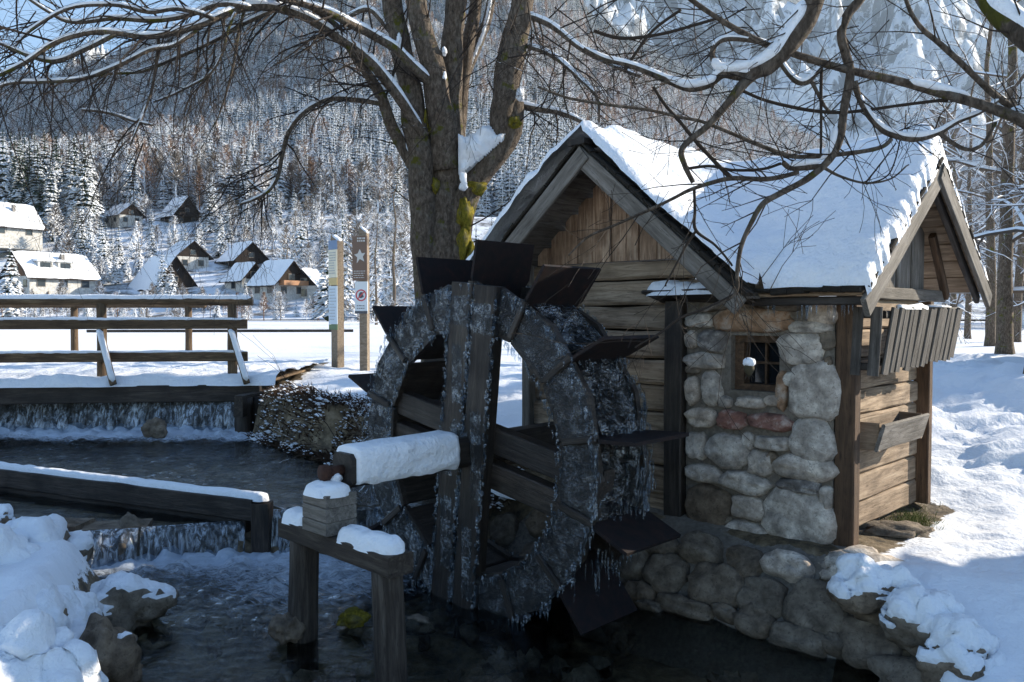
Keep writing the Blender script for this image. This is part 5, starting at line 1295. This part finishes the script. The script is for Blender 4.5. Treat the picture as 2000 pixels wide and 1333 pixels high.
limb_snow([(1600,312,4,d4),(1615,298,8,d4),(1628,270,7,d4),(1633,245,4,d4)], 1, 5)
limb_snow([(1536,324,5,d4),(1570,318,7,d4),(1605,316,5,d4)], 1, 6)
limb_snow([(1645,70,3,d4),(1640,50,6,d4),(1648,32,4,d4)], 1, 7)
for k in range(14):
    p = at(rg.uniform(1050, 1800), rg.uniform(-30, 60), rg.uniform(4.5, 7)); grow(tw, p, Vector((rg.uniform(-1, .6), 0, rg.uniform(-1, .1))), rg.uniform(.4, 1.0), rg.uniform(.003, .006), 2, rg, .02, None, 7, 3, .6)
for (px, py, dx, dz, L) in ((1434, 560, .3, -1, .5), (1440, 570, -.2, -1, .6), (1440, 585, .1, -1, .25), (1475, 560, .4, 1, .45), (1505, 565, .7, .7, .4), (1190, 500, -.2, 1, .35), (1240, 480, .3, 1, .3)):
    grow(tw, at(px, py, 4.2), Vector((dx, 0, dz)), L, .003, 1, rg, 0, None, 7, 3, .5)
tw.build('crown', BARK_TWIG, rt); snw.build('snow', SNOW, rt, True)['kind'] = 'stuff'

# ================================================================= BARE SNOWY TREES ON THE RIGHT
def bare_tree(loc, h, r, lean, label, seed, lvls=3, kids=5, fork=.35, snowy=TWIG_SNOW2, mossy=False, cat='tree', first=.28, nb=9, name='alder_tree', span=.45):
    t_ = empty(name, loc, label, cat); rg = random.Random(seed); loc = Vector(loc)
    P = [(loc + Vector((lean * f * h + rg.gauss(0, .01 * h) * f, rg.gauss(0, .01 * h) * f, f * h)), r * (1 - .8 * f) + .005) for f in (0, .04, .15, .3, .45, .6, .75, .9, 1)]
    P[0] = (P[0][0], r * 1.35); P = smooth_pts(P, 3, .02, seed)
    mb = MB(); mb.tube([p for p, r_ in P], [r_ * (1 + .1 * mn.noise(p * 3)) for p, r_ in P], 9); mb.build('trunk', BARK, t_, True, origin=loc)
    mb = MB(); sn = MB()
    for k in range(nb):
        f = first + (1 - first) * (k + rg.random() * .8) / nb; j = min(int(f * (len(P) - 1)), len(P) - 2); p, r_ = P[j]
        a = rg.uniform(0, 6.28); el = rg.uniform(.0, .9); d = Vector((math.cos(a), math.sin(a), el))
        grow(mb, p, d, h * span * rg.uniform(.6, 1) * (1.15 - .6 * f), max(r_ * .42, .012), lvls, rg, .03, sn, 6, kids, .75)
    mb.build('crown', snowy, t_); 
    if sn.v: sn.build('snow', SNOW, t_, True)['kind'] = 'stuff'
    return t_
def gl(px, d, off=0):
    x = (px - 1000) / F_PX * d; return Vector((x, d, gz(x, d) - .15 + off))
bare_tree(gl(1962, 21), 12, .21, .0, 'sunlit snow laden alder with a mossy trunk, largest trunk at the right edge', 1, 3, 5, nb=14, first=.25)
bare_tree(gl(1935, 26), 12, .16, -.02, 'dark slimmer alder trunk just left of the largest right edge trunk', 2, 3, 4, nb=12)
bare_tree(gl(1985, 30), 13, .16, .02, 'snowy alder behind the largest right edge trunk', 3, 3, 4, nb=12)
bare_tree(gl(1890, 34), 11, .13, .0, 'thin alder standing just right of the hut gable', 4, 3, 4, nb=12)
bare_tree(gl(1860, 45), 13, .18, .0, 'snowy alder half hidden behind the hut gable', 5, 3, 4, nb=12)
bare_tree(gl(2060, 16), 11, .2, -.06, 'alder leaning in from beyond the right edge with snowy limbs', 6, 3, 5, nb=14, first=.3)
0 and bare_tree(gl(2160, 11), 10, .2, -.12, 'alder outside the right edge whose limbs cross the top right corner', 7, 3, 5, nb=14, first=.35)
bare_tree(gl(2020, 10.5), 8, .12, .05, 'young alder added outside the right edge to throw broken shade on the snow', 8, 3, 4, nb=9, first=.25)  # added past the right edge for the dappled shade it casts
0 and bare_tree(gl(2300, 10), 9, .14, .0, 'alder far outside the right edge near the bank', 9, 3, 5, nb=14, first=.2)
bare_tree(gl(1760, 60), 16, .2, .0, 'tall snowy tree rising behind the hut roof', 8, 2, 5, nb=14)
# light shrubby trees right of the signs and behind the wheel
bare_tree(gl(770, 62), 11, .15, .0, 'grey twiggy leafless tree right of the trail sign', 11, 3, 5, nb=16, first=.12, span=.4)
bare_tree(gl(735, 80), 11, .14, .0, 'snow dusted leafless tree directly behind the trail sign', 12, 3, 5, nb=16, first=.12, span=.4)
bare_tree(gl(815, 90), 14, .15, .0, 'snow dusted leafless tree left of the big trunk', 13, 3, 5, nb=14, first=.12, span=.4)
bare_tree(gl(985, 95), 12, .15, .0, 'snow dusted leafless tree between the big trunk and the hut', 14, 2, 6, nb=16, first=.12, span=.4)
# unseen spruces added off to the right to shade the stream and bank
SHADE = [(14, 13.4, 12), (14.3, 15.8, 12.5), (14.8, 18.3, 13), (8.4, 6.2, 7.5)]

# ================================================================= CONIFERS
def m_conifer(name, snow_lo, green=((.012, .022, .012), (.035, .055, .028))):
    t = NT(name); z = t.nz(); n = t.noise(t.coord('Object', (1, 1, 1), True), 1.6, 3, .7)
    g = t.n('ShaderNodeNewGeometry'); az = t.math('ABSOLUTE', z)
    f = t.ramp(t.math('ADD', t.math('MULTIPLY', z, .55), n), [(snow_lo, 0.0), (snow_lo + .08, 1.0)])
    gcol = t.mix(n, green[0], green[1])
    return t.out(t.pbsdf(t.mix(f, gcol, (.80, .82, .86)), .85, None, Specular_IOR_Level=.1))
CON = m_conifer('snowy_spruce_needles', .60); CON_D = m_conifer('dark_spruce_needles', .86); CON_W = m_conifer('snow_plastered_spruce', .52)
LARCH = m_conifer('frosted_larch', .58, ((.10, .06, .04), (.22, .14, .10))); FUZZ = m_conifer('frosted_bare_crown', .48, ((.10, .085, .07), (.20, .17, .15)))
def conifer_mesh(name, seed, h=1.0, whorls=20, per=9, width=.2, mat=CON, first=.10, droop=.35, side=2):
    rg = random.Random(seed); mb = MB()
    for w in range(whorls):
        f = (w + rg.random() * .6) / whorls; z = h * (first + (1 - first) * f); R_ = h * width * (1 - f) ** .85 + .012 * h
        n = max(4, int(per * (1 - f * .5)))
        for k in range(n):
            a = 2 * math.pi * (k + rg.random()) / n; L = R_ * rg.uniform(.65, 1.12); d = Vector((math.cos(a), math.sin(a), 0)); s = Vector((-d.y, d.x, 0))
            dz = -droop * rg.uniform(.6, 1.3); wd = L * rg.uniform(.22, .34); q0 = Vector((0, 0, z))
            def kite(q0, d, L, wd, dz):
                s = Vector((-d.y, d.x, 0)); m1 = q0 + d * (L * .5) + UP * (L * (dz * .25 + .10)); tip = q0 + d * L + UP * (L * dz)
                mb.add([q0, m1 + s * wd - UP * wd * .5, m1 + UP * .02 * L, m1 - s * wd - UP * wd * .5, tip], [(0, 1, 2), (0, 2, 3), (1, 4, 2), (2, 4, 3)])
            kite(q0, d, L, wd, dz)
            for j in range(side):
                sg = 1 if j % 2 else -1; b = q0 + d * (L * rg.uniform(.3, .6)) + UP * (L * .05); dd = (d + s * sg * rg.uniform(.6, 1.0)).normalized(); kite(b, dd, L * .42, wd * .5, dz * 1.2)
    mb.tube([(0, 0, 0), (0, 0, h * .5), (0, 0, h)], [.014 * h, .009 * h, .002 * h], 5)
    return mb.mesh(name, mat)
def fuzz_mesh(name, seed, mat, h=1.0, width=.27, n=420, first=.3):
    rg = random.Random(seed); mb = MB(); mb.tube([(0, 0, 0), (.01, 0, h * .55), (0, .01, h)], [.016 * h, .010 * h, .002 * h], 5)
    for k in range(n):
        f = rg.random() ** .8; z = h * (first + (1 - first) * f); R_ = h * width * math.sin(min(1, (1 - f) * 1.25 + .08) * 1.45) * rg.random() ** .5
        a = rg.uniform(0, 6.28); c_ = Vector((math.cos(a) * R_, math.sin(a) * R_, z)); d = Vector((math.cos(a), math.sin(a), rg.uniform(.2, 1.4))).normalized() * h * rg.uniform(.05, .11); s = d.orthogonal().normalized() * h * rg.uniform(.004, .013)
        mb.add([c_ - d * .5 - s, c_ - d * .5 + s, c_ + d * .6], [(0, 1, 2)])
    return mb.mesh(name, mat)
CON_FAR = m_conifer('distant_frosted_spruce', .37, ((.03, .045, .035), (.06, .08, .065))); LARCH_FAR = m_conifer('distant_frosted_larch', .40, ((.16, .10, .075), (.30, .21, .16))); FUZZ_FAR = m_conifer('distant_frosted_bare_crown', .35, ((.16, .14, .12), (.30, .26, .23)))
PM = {'farspruce': [conifer_mesh('far_spruce', i + 70, 1, 15, 9, (.26, .21)[i], CON_FAR) for i in range(2)], 'farlarch': [fuzz_mesh('far_larch', i + 80, LARCH_FAR, 1, .24, 420, .12) for i in range(2)], 'farfuzz': [fuzz_mesh('far_bare', i + 90, FUZZ_FAR, 1, .33, 480, .06) for i in range(2)],
      'spruce': [conifer_mesh('spruce', i, 1, 22, 10, (.17, .20, .15)[i], CON) for i in range(3)],
      'dark': [conifer_mesh('dark_spruce', i + 10, 1, 26, 10, (.13, .15)[i], CON_D, .22) for i in range(2)],
      'white': [conifer_mesh('white_spruce', i + 20, 1, 18, 10, (.24, .2)[i], CON_W, .04) for i in range(2)],
      'larch': [fuzz_mesh('larch', i + 30, LARCH, 1, .14, 420, .35) for i in range(2)],
      'fuzz': [fuzz_mesh('bare', i + 40, FUZZ, 1, .26, 520, .15) for i in range(2)],
      'stand': [fuzz_mesh('stand', i + 50, FUZZ, 1, .13, 330, .5) for i in range(2)]}
def zground(x, y): return float(hill_z(np.array([x]), np.array([y]))[0]) if y > 126 else gz(x, y)
# ---- village
HOUSES = []
W_WALL = m_flat('white_render', (.62, .60, .56), .8, .3, 2, .01); W_DARKW = m_flat('dark_timber_cladding', (.035, .025, .02), .85, .2, 3, .02); W_BR = m_flat('brown_timber_cladding', (.16, .09, .055), .85, .2, 3, .02)
W_GLASS = m_flat('house_window_glass', (.03, .04, .05), .15, .6); W_FRAME = m_flat('window_trim', (.20, .17, .14), .6); W_OR = m_flat('orange_brown_balcony', (.40, .20, .10), .7)
W_GREY = m_flat('grey_stone_base', (.28, .26, .24), .9, .2, 2, .02)
def house(px, py, Y_, W_, L_, hw, rise, yaw, label, gable=W_DARKW, wall=W_WALL, balcony=None, wins=2, dorm=False, over=.9, base=1.5, chim=True):
    """front gable normal = local +x, eave walls = local +-y; yaw turns +x away from the camera axis"""
    p = at(px, py, Y_); h_ = empty('chalet', p, label, 'house')
    Rm = Matrix.Rotation(yaw, 4, 'Z'); T_ = Matrix.Translation(p)
    def put(mb, nm, mat, parent=h_, smooth=False):
        mb.v = [Rm.to_3x3() @ Vector(v) + p for v in mb.v]; return mb.build(nm, mat, parent, smooth, origin=p)
    x0, x1 = -L_ / 2, L_ / 2; y0, y1 = -W_ / 2, W_ / 2
    mb = MB(); mb.box((0, 0, hw / 2 - base / 2), (L_, W_, hw + base)); put(mb, 'wall', wall)
    mb = MB()
    for xx in (x0, x1):
        s_ = .03 if xx > 0 else -.03
        mb.add([(xx + s_, y0, hw - .2), (xx + s_, y1, hw - .2), (xx + s_, 0, hw + rise)] , [(0, 1, 2)])
    mb.add([(x0, y0, hw - .2), (x0, y1, hw - .2), (x0, 0, hw + rise), (x1, y0, hw - .2), (x1, y1, hw - .2), (x1, 0, hw + rise)], [(0, 2, 1), (3, 4, 5)])
    put(mb, 'gable_wall', gable)
    ov = over; sl = rise / (W_ / 2)
    for sg in (-1, 1):
        mb = MB(); a = [(x0 - ov, 0, hw + rise + .05), (x1 + ov, 0, hw + rise + .05), (x1 + ov, sg * (W_ / 2 + ov), hw - ov * sl + .05), (x0 - ov, sg * (W_ / 2 + ov), hw - ov * sl + .05)]
        mb.add(a + [(q[0], q[1], q[2] + .18) for q in a], [(0, 1, 2, 3), (7, 6, 5, 4), (0, 4, 5, 1), (1, 5, 6, 2), (2, 6, 7, 3), (3, 7, 4, 0)]); put(mb, 'roof', W_DARKW)
        mb = MB(); n, m = 14, 8
        for i in range(n + 1):
            for j in range(m + 1):
                fx, fy = i / n, j / m; x_ = x0 - ov + (L_ + 2 * ov) * fx; y_ = fy * (W_ / 2 + ov); e = min(1, min(fx, 1 - fx) * 8, (1 - fy) * 6)
                mb.v.append((x_, sg * y_, hw + rise - y_ * sl + .22 + .34 * e ** .5 + .12 * mn.noise((x_ * .5 + px, y_ * .5, sg))))
        for i in range(n):
            for j in range(m): a_ = i * (m + 1) + j; mb.f.append((a_, a_ + 1, a_ + m + 2, a_ + m + 1))
        put(mb, 'roof_snow', SNOW_FAR, h_, True)
    def window(c_, ax, w=1.1, hh=1.2):
        mb = MB(); nx = Vector((1, 0, 0)) if ax == 'x' else Vector((0, 1 if c_[1] > 0 else -1, 0)); tx = Vector((0, 1, 0)) if ax == 'x' else Vector((1, 0, 0))
        c_ = Vector(c_); mb.box(c_ + nx * .03, (.12 if ax == 'x' else w + .25, w + .25 if ax == 'x' else .12, hh + .25)); fr = put(mb, 'window', W_FRAME)
        mb = MB(); mb.box(c_ + nx * .10, (.05 if ax == 'x' else w, w if ax == 'x' else .05, hh)); put(mb, 'pane', W_GLASS, fr)
    for i in range(wins):
        yy = (i + .5) / wins * W_ - W_ / 2; window((x1, yy, hw - 1.6), 'x')
        xx = (i + .5) / wins * L_ - L_ / 2
        for sy in (y0, y1): window((xx, sy, hw - 1.5), 'y', 1.4)
    window((x1 + .03, 0, hw + rise * .25), 'x', 1.2, 1.0)
    if balcony is not None:
        mb = MB(); mb.box((x1 + .8, 0, hw - .2), (1.6, W_ * .8, .9)); put(mb, 'balcony', balcony)
    if chim: mb = MB(); mb.box((-L_ * .1, W_ * .2, hw + rise * .75 + .4), (.7, .7, 1.6)); put(mb, 'chimney', W_GREY)
    if dorm:
        for sy in (1,):
            for k, xx in enumerate((-.08 * L_, .22 * L_)):
                yf = sy * W_ * .36; zf = hw + rise - W_ * .36 * sl
                mb = MB(); mb.box((xx, yf * .8, zf + .75), (L_ * .22, W_ * .18, 1.7)); d_ = put(mb, 'dormer', W_WALL)
                mb = MB(); mb.box((xx, yf * .8 + sy * W_ * .092, zf + .85), (L_ * .15, .1, 1.05)); put(mb, 'pane', W_GLASS, d_)
                mb = MB(); mb.box((xx, yf * .72, zf + 1.8), (L_ * .26, W_ * .30, .4)); put(mb, 'dormer_snow', SNOW_FAR, d_)
    HOUSES.append((px - W_ * .8 / Y_ * 1600, px + W_ * .8 / Y_ * 1600, py - (hw + rise) / Y_ * 1600, py, Y_)); return h_
house(8, 476, 205, 11, 13, 4.2, 5.5, R(-122), 'white chalet with dark gable and snowy roof cut by the left edge of the view', balcony=W_DARKW)
house(100, 572, 163, 9, 13, 3.2, 4.2, R(-122), 'white chalet with long snow roof and two dormers above the bridge railing', gable=W_BR, dorm=True, wins=3, chim=True)
house(240, 443, 247, 7, 10, 3.2, 3.0, R(-38), 'white chalet with dark gable, highest of the village on the left')
house(352, 438, 250, 8, 9, 2.6, 5.0, R(-42), 'dark timber chalet with steep gable, highest of the village on the right', wall=W_DARKW, balcony=W_DARKW)
house(362, 522, 192, 7.5, 8, 2.4, 3.2, R(-44), 'small chalet with dark gable above a snowy terrace, mid slope')
house(318, 566, 172, 9, 10, .6, 6.0, R(-40), 'tall steep roofed A frame chalet half hidden by a spruce', wall=W_GREY, wins=1)
house(475, 518, 196, 8, 8, 1.2, 3.8, R(-45), 'chalet with dark steep gable to the right of the snowy terrace', wall=W_DARKW, wins=1)
house(478, 563, 170, 5, 7, 2.0, 2.8, R(-42), 'little chalet peeping out between trees left of the orange balcony chalet', wins=1)
house(545, 578, 163, 7.2, 8, 2.6, 4.0, R(-38), 'chalet with dark gable and orange brown balcony near the lakeshore', balcony=W_OR)
house(607, 577, 165, 5.4, 6, 2.0, 2.8, R(-12) - R(90), 'small white hut with blue shaded snow roof just left of the signs', wins=1, chim=False)
# ---- individual trees
def blocked(px, py0, py1, Y_, hwpx):
    for (a, b, c_, d_, hy) in HOUSES:
        if Y_ < hy + 6 and px + hwpx > a and px - hwpx < b and py0 > c_ + 6 and py1 < d_:
            if Y_ < hy - 4 and py1 > c_ + (d_ - c_) * .55: continue
            return True
    return False
TREES = []
lab = {'farspruce': 'frost covered distant spruce', 'farlarch': 'frosted distant larch', 'farfuzz': 'frosted distant broadleaf tree', 'spruce': 'snowy green spruce', 'dark': 'dark tall spruce with little snow', 'white': 'spruce plastered white with snow', 'larch': 'reddish frosted larch', 'fuzz': 'bare frosted broadleaf tree', 'stand': 'tall thin trunked bare tree'}
nmz = {'farspruce': 'spruce_tree', 'farlarch': 'larch_tree', 'farfuzz': 'bare_tree', 'spruce': 'spruce_tree', 'dark': 'dark_spruce_tree', 'white': 'snowy_spruce_tree', 'larch': 'larch_tree', 'fuzz': 'bare_tree', 'stand': 'thin_trunk_tree'}
def put_tree(kind, x, y, h, zone, rg, z=None):
    me = rg.choice(PM[kind]); o = link(bpy.data.objects.new(nmz[kind], me)); z = zground(x, y) if z is None else z
    o.location = (x, y, z - .02 * h); s = h * rg.uniform(.92, 1.08); o.scale = (s * rg.uniform(.85, 1.2), s * rg.uniform(.85, 1.2), h); o.rotation_euler = (0, 0, rg.uniform(0, 6.28))
    TREES.append((o, kind, zone, x / y, h)); return setp(o, lab[kind] + ' ' + zone, 'tree')
rg = random.Random(5); cnt = 0
def scatter(n, px0, px1, Y0, Y1, h0, h1, kinds, zone, force=False):
    global cnt
    for i in range(n):
        px = rg.uniform(px0, px1); Y_ = rg.uniform(Y0, Y1); h = rg.uniform(h0, h1); x = (px - 1000) / F_PX * Y_; z = zground(x, Y_)
        pb = 615 - z / Y_ * F_PX; ptop = pb - h / Y_ * F_PX
        if not force and blocked(px, pb, ptop, Y_, .15 * h / Y_ * F_PX): continue
        put_tree(rg.choice(kinds), x, Y_, h, zone, rg, z); cnt += 1
scatter(44, -40, 210, 222, 262, 22, 31, ['dark', 'spruce', 'spruce', 'dark'], 'in the tall stand behind the left edge chalet')
scatter(34, 60, 330, 262, 300, 16, 24, ['spruce', 'larch', 'stand', 'spruce'], 'on the slope behind the village at left')
scatter(64, 330, 800, 262, 330, 14, 21, ['stand', 'spruce', 'stand', 'larch', 'fuzz'], 'in the wood above the village')
scatter(130, 110, 490, 166, 256, 6, 12, ['white', 'spruce', 'white', 'fuzz', 'fuzz'], 'among the village chalets')
scatter(16, 150, 255, 172, 190, 11, 16, ['spruce', 'dark', 'spruce'], 'between the dormer chalet and the A frame chalet')
scatter(12, 375, 425, 225, 245, 12, 16, ['white'], 'right of the highest dark chalet')
scatter(90, 420, 800, 172, 255, 7, 13, ['white', 'spruce', 'fuzz', 'fuzz'], 'above the orange balcony chalet and the signs')
scatter(26, 600, 1010, 140, 175, 8, 17, ['spruce', 'fuzz', 'spruce', 'fuzz', 'stand'], 'on the shore behind the signs and the big trunk')
scatter(110, -40, 700, 131, 158, 2.0, 5.5, ['fuzz', 'white', 'larch', 'fuzz'], 'along the lakeshore in front of the village', True)
for (px, Y_, h, k, z_) in ((22, 140, 13.5, 'spruce', 'at the left edge in front of the chalets'), (318, 160, 11, 'spruce', 'in front of the A frame chalet'), (335, 160, 8, 'white', 'in front of the A frame chalet'), (670, 120, 17, 'spruce', 'between the two signs'), (640, 125, 13, 'spruce', 'left of the information sign'), (480, 155, 6, 'spruce', 'in front of the little chalet'), (700, 118, 15, 'fuzz', 'behind the trail sign')):
    x = (px - 1000) / F_PX * Y_; put_tree(k, x, Y_, h, z_, rg)
# right side background behind the hut
rg = random.Random(9)
for i in range(34):
    px = rg.uniform(1700, 2250); Y_ = rg.uniform(55, 120); x = (px - 1000) / F_PX * Y_; put_tree(rg.choice(['fuzz', 'spruce', 'fuzz', 'stand']), x, Y_, rg.uniform(9, 19), 'in the wood right of the hut', rg)
for (x, y, h) in SHADE:
    me = rg.choice(PM['spruce']); put_tree('spruce', x, y, h, 'standing beyond the right edge of the view', rg)
# ---- far forest: instanced mass
def gn_scatter(name, pts, scl, proto, seed, label=None):
    me = bpy.data.meshes.new(name); me.from_pydata([tuple(p) for p in pts], [], [])
    a = me.attributes.new('scl', 'FLOAT', 'POINT'); a.data.foreach_set('value', np.asarray(scl, np.float32))
    a = me.attributes.new('rot', 'FLOAT', 'POINT'); a.data.foreach_set('value', rng.uniform(0, 6.28, len(pts)).astype(np.float32))
    o = link(bpy.data.objects.new(name, me)); ng = bpy.data.node_groups.new(name, 'GeometryNodeTree')
    ng.interface.new_socket('Geometry', in_out='INPUT', socket_type='NodeSocketGeometry'); ng.interface.new_socket('Geometry', in_out='OUTPUT', socket_type='NodeSocketGeometry')
    N = ng.nodes; gi, go = N.new('NodeGroupInput'), N.new('NodeGroupOutput'); ip = N.new('GeometryNodeInstanceOnPoints'); oi = N.new('GeometryNodeObjectInfo'); oi.inputs['Object'].default_value = proto; oi.transform_space = 'ORIGINAL'
    sa = N.new('GeometryNodeInputNamedAttribute'); sa.data_type = 'FLOAT'; sa.inputs['Name'].default_value = 'scl'; ra = N.new('GeometryNodeInputNamedAttribute'); ra.data_type = 'FLOAT'; ra.inputs['Name'].default_value = 'rot'
    cx = N.new('ShaderNodeCombineXYZ'); sc3 = N.new('ShaderNodeCombineXYZ'); L_ = ng.links.new
    L_(gi.outputs[0], ip.inputs['Points']); L_(oi.outputs['Geometry'], ip.inputs['Instance']); L_(ra.outputs[0], cx.inputs[2]); L_(cx.outputs[0], ip.inputs['Rotation'])
    for k in range(3): L_(sa.outputs[0], sc3.inputs[k])
    L_(sc3.outputs[0], ip.inputs['Scale']); L_(ip.outputs[0], go.inputs[0])
    md = o.modifiers.new('scatter', 'NODES'); md.node_group = ng; return setp(o, kind='stuff')
protos = {}
def unit_obj(kind, i):
    for o in col.objects:
        if o.type == 'MESH' and o.data == PM[kind][i]: return o
    return put_tree(kind, -40 + 22 * i + 9 * len(kind), 300 + 6 * i, 14, 'at the foot of the forested mountainside', rg)
N_ = 44000
u_ = rng.uniform(-.72, .62, N_); y_ = np.sqrt(rng.uniform(0, 1, N_) * (1150 ** 2 - 285 ** 2) + 285 ** 2) ; x_ = u_ * y_
keep = (vn(x_ * .012, y_ * .009 + 7) > -.42)
keep &= ~((y_ > 650) & (rng.random(N_) < .25))
x_, y_ = x_[keep], y_[keep]; z_ = hill_z(x_, y_) - .6
kindn = vn(x_ * .008 + 30, y_ * .006) + rng.uniform(-.35, .35, len(x_))
hh = rng.uniform(11, 23, len(x_))
sets = {'spruce': (kindn > -.02), 'larch': (kindn <= -.02) & (kindn > -.14), 'fuzz': (kindn <= -.14)}
for kd, msk in sets.items():
    idx = np.nonzero(msk)[0]
    for i in range(2):
        ii = idx[i::2]; gn_scatter({'spruce': 'distant_spruce_forest', 'larch': 'distant_larch_forest', 'fuzz': 'distant_frosted_wood'}[kd], np.stack([x_[ii], y_[ii], z_[ii]], 1), hh[ii] * (.8 if kd == 'fuzz' else 1), unit_obj('far' + kd, i), i)
# labels that single the trees out by size and place within their stand
by = {}
for q in TREES: by.setdefault((q[1], q[2]), []).append(q)
for (kd, zone), L_ in by.items():
    n = len(L_)
    if n < 2: continue
    us = sorted(q[3] for q in L_); hs_ = sorted(q[4] for q in L_); order = sorted(range(n), key=lambda i: L_[i][3])
    for rank, i in enumerate(order):
        o = L_[i][0]; hr = hs_.index(L_[i][4]); sz = 'tallest' if hr == n - 1 else 'smallest' if hr == 0 else 'tall' if hr > n * .66 else 'short' if hr < n * .33 else 'mid height'
        f = rank / (n - 1); pos = 'leftmost' if rank == 0 else 'rightmost' if rank == n - 1 else 'left end' if f < .2 else 'left half' if f < .4 else 'middle' if f < .6 else 'right half' if f < .8 else 'right end'
        short = lab[kd].replace(' with little snow', '').replace(' plastered white with snow', ' all white')
        o['label'] = ' '.join((sz + ' ' + short + ' ' + zone + ', ' + pos).split()[:16]); o['group'] = lab[kd].replace(' with little snow', '').replace(' plastered white with snow', '') + 's ' + zone
# ---- bank shrubs and undergrowth beside the stream
mb = MB(); ms = MB(); rg = random.Random(15)
for i in range(6500):
    f = rg.random(); yb = 10.9 + (6.9 - 11.0) * f; xr = float(np.interp(yb, RB_Y, RB_X)); o_ = rg.uniform(.0, .62); x = xr + o_ * .8; y = yb + o_ * .6 - .1
    z = gz(x, y) + rg.uniform(-.02, .10); z = max(z, -1.62)
    d = Vector((rg.uniform(-1, .3), rg.uniform(-1, .1), rg.uniform(-.4, .8))).normalized(); L = rg.uniform(.03, .15); s = d.orthogonal().normalized() * rg.uniform(.003, .014); p = Vector((x, y, z))
    mb.add([p - s, p + s, p + d * L], [(0, 1, 2)])
    if rg.random() < .30 + .5 * mn.noise(p * 3):
        q = p + d * L * .6 + UP * .012; r_ = rg.uniform(.006, .02) + max(0, rg.gauss(-.01, .018))
        ms.add([q + Vector((r_ * math.cos(a), r_ * math.sin(a), r_ * .35 * math.sin(a * 2))) for a in (0, 1.3, 2.5, 3.8, 5)] + [q + UP * r_ * .6], [(0, 1, 5), (1, 2, 5), (2, 3, 5), (3, 4, 5), (4, 0, 5), (4, 3, 2, 1, 0)])
setp(mb.build('bank_undergrowth', m_flat('brown_undergrowth', (.07, .042, .026), .9, .2, 9, .01)), kind='stuff'); setp(ms.build('snow_clumps', SNOW), kind='stuff')
def sprig(px, py, d, dirv, L, r, label, seed, lv=1, mat=None):
    o = MB(); rg2 = random.Random(seed); p = at(px, py, d); grow(o, p, Vector(dirv), L, r, lv, rg2, 0, None, 8, 3, .5); ob = o.build('twig', mat or BARK_TWIG, origin=p); setp(ob, label, 'twig'); return ob
sprig(665, 880, 7.6, (-.75, 0, 1), 1.1, .006, 'bare arching shoot rising from the bank left of the waterwheel', 1)
sprig(700, 905, 7.4, (-1, 0, .35), .7, .006, 'frosted low shoots at the waterwheel foot', 2, 2, TWIG_SNOW2)
sprig(740, 770, 8.6, (-.2, 0, 1), .4, .004, 'short twig sticking out of snow near the trail sign', 3, 0)
sprig(735, 850, 7.2, (-.1, 0, -1), .5, .006, 'frost coated hanging stems between wheel and bank', 4, 2, TWIG_SNOW2)
fz = MB(); rg = random.Random(44)
for i in range(60): grow(fz, at(rg.uniform(690, 760), rg.uniform(820, 990), 7.3), Vector((rg.uniform(-1, 1), 0, rg.uniform(-1, .6))), rg.uniform(.1, .3), .004, 1, rg, .05, None, 6, 3)
setp(fz.build('frosted_stems', TWIG_SNOW2), kind='stuff')
# green grass tuft at the mill foot
mb = MB()
for i in range(900):
    p = on_z(rg.gauss(1782, 22), rg.gauss(1018, 9), -1.50); d = Vector((rg.uniform(-.6, .6), rg.uniform(-.6, .6), rg.uniform(.4, 1))).normalized() * rg.uniform(.03, .09); s = Vector((rg.uniform(-1, 1), rg.uniform(-1, 1), 0)).normalized() * .003
    p.z = gz(p.x, p.y) - .01; mb.add([p - s, p + s, p + d], [(0, 1, 2)])
setp(mb.build('grass', m_flat('winter_grass', (.10, .12, .025), .9)), kind='stuff')
# ================================================================= HAZE
t = NT('haze_air'); pv = t.n('ShaderNodeVolumePrincipled'); pv.inputs['Color'].default_value = (.62, .80, 1.0, 1); pv.inputs['Density'].default_value = 7e-5; pv.inputs['Anisotropy'].default_value = .2
t.l(pv.outputs[0], t.o.inputs['Volume'])
mb = MB(); mb.box((0, 2350, 1095), (14600, 4900, 2250)); hz = setp(mb.build('haze', t.m), kind='stuff')
print('MTN MAX', max(v.co.z for v in mtn.data.vertices))
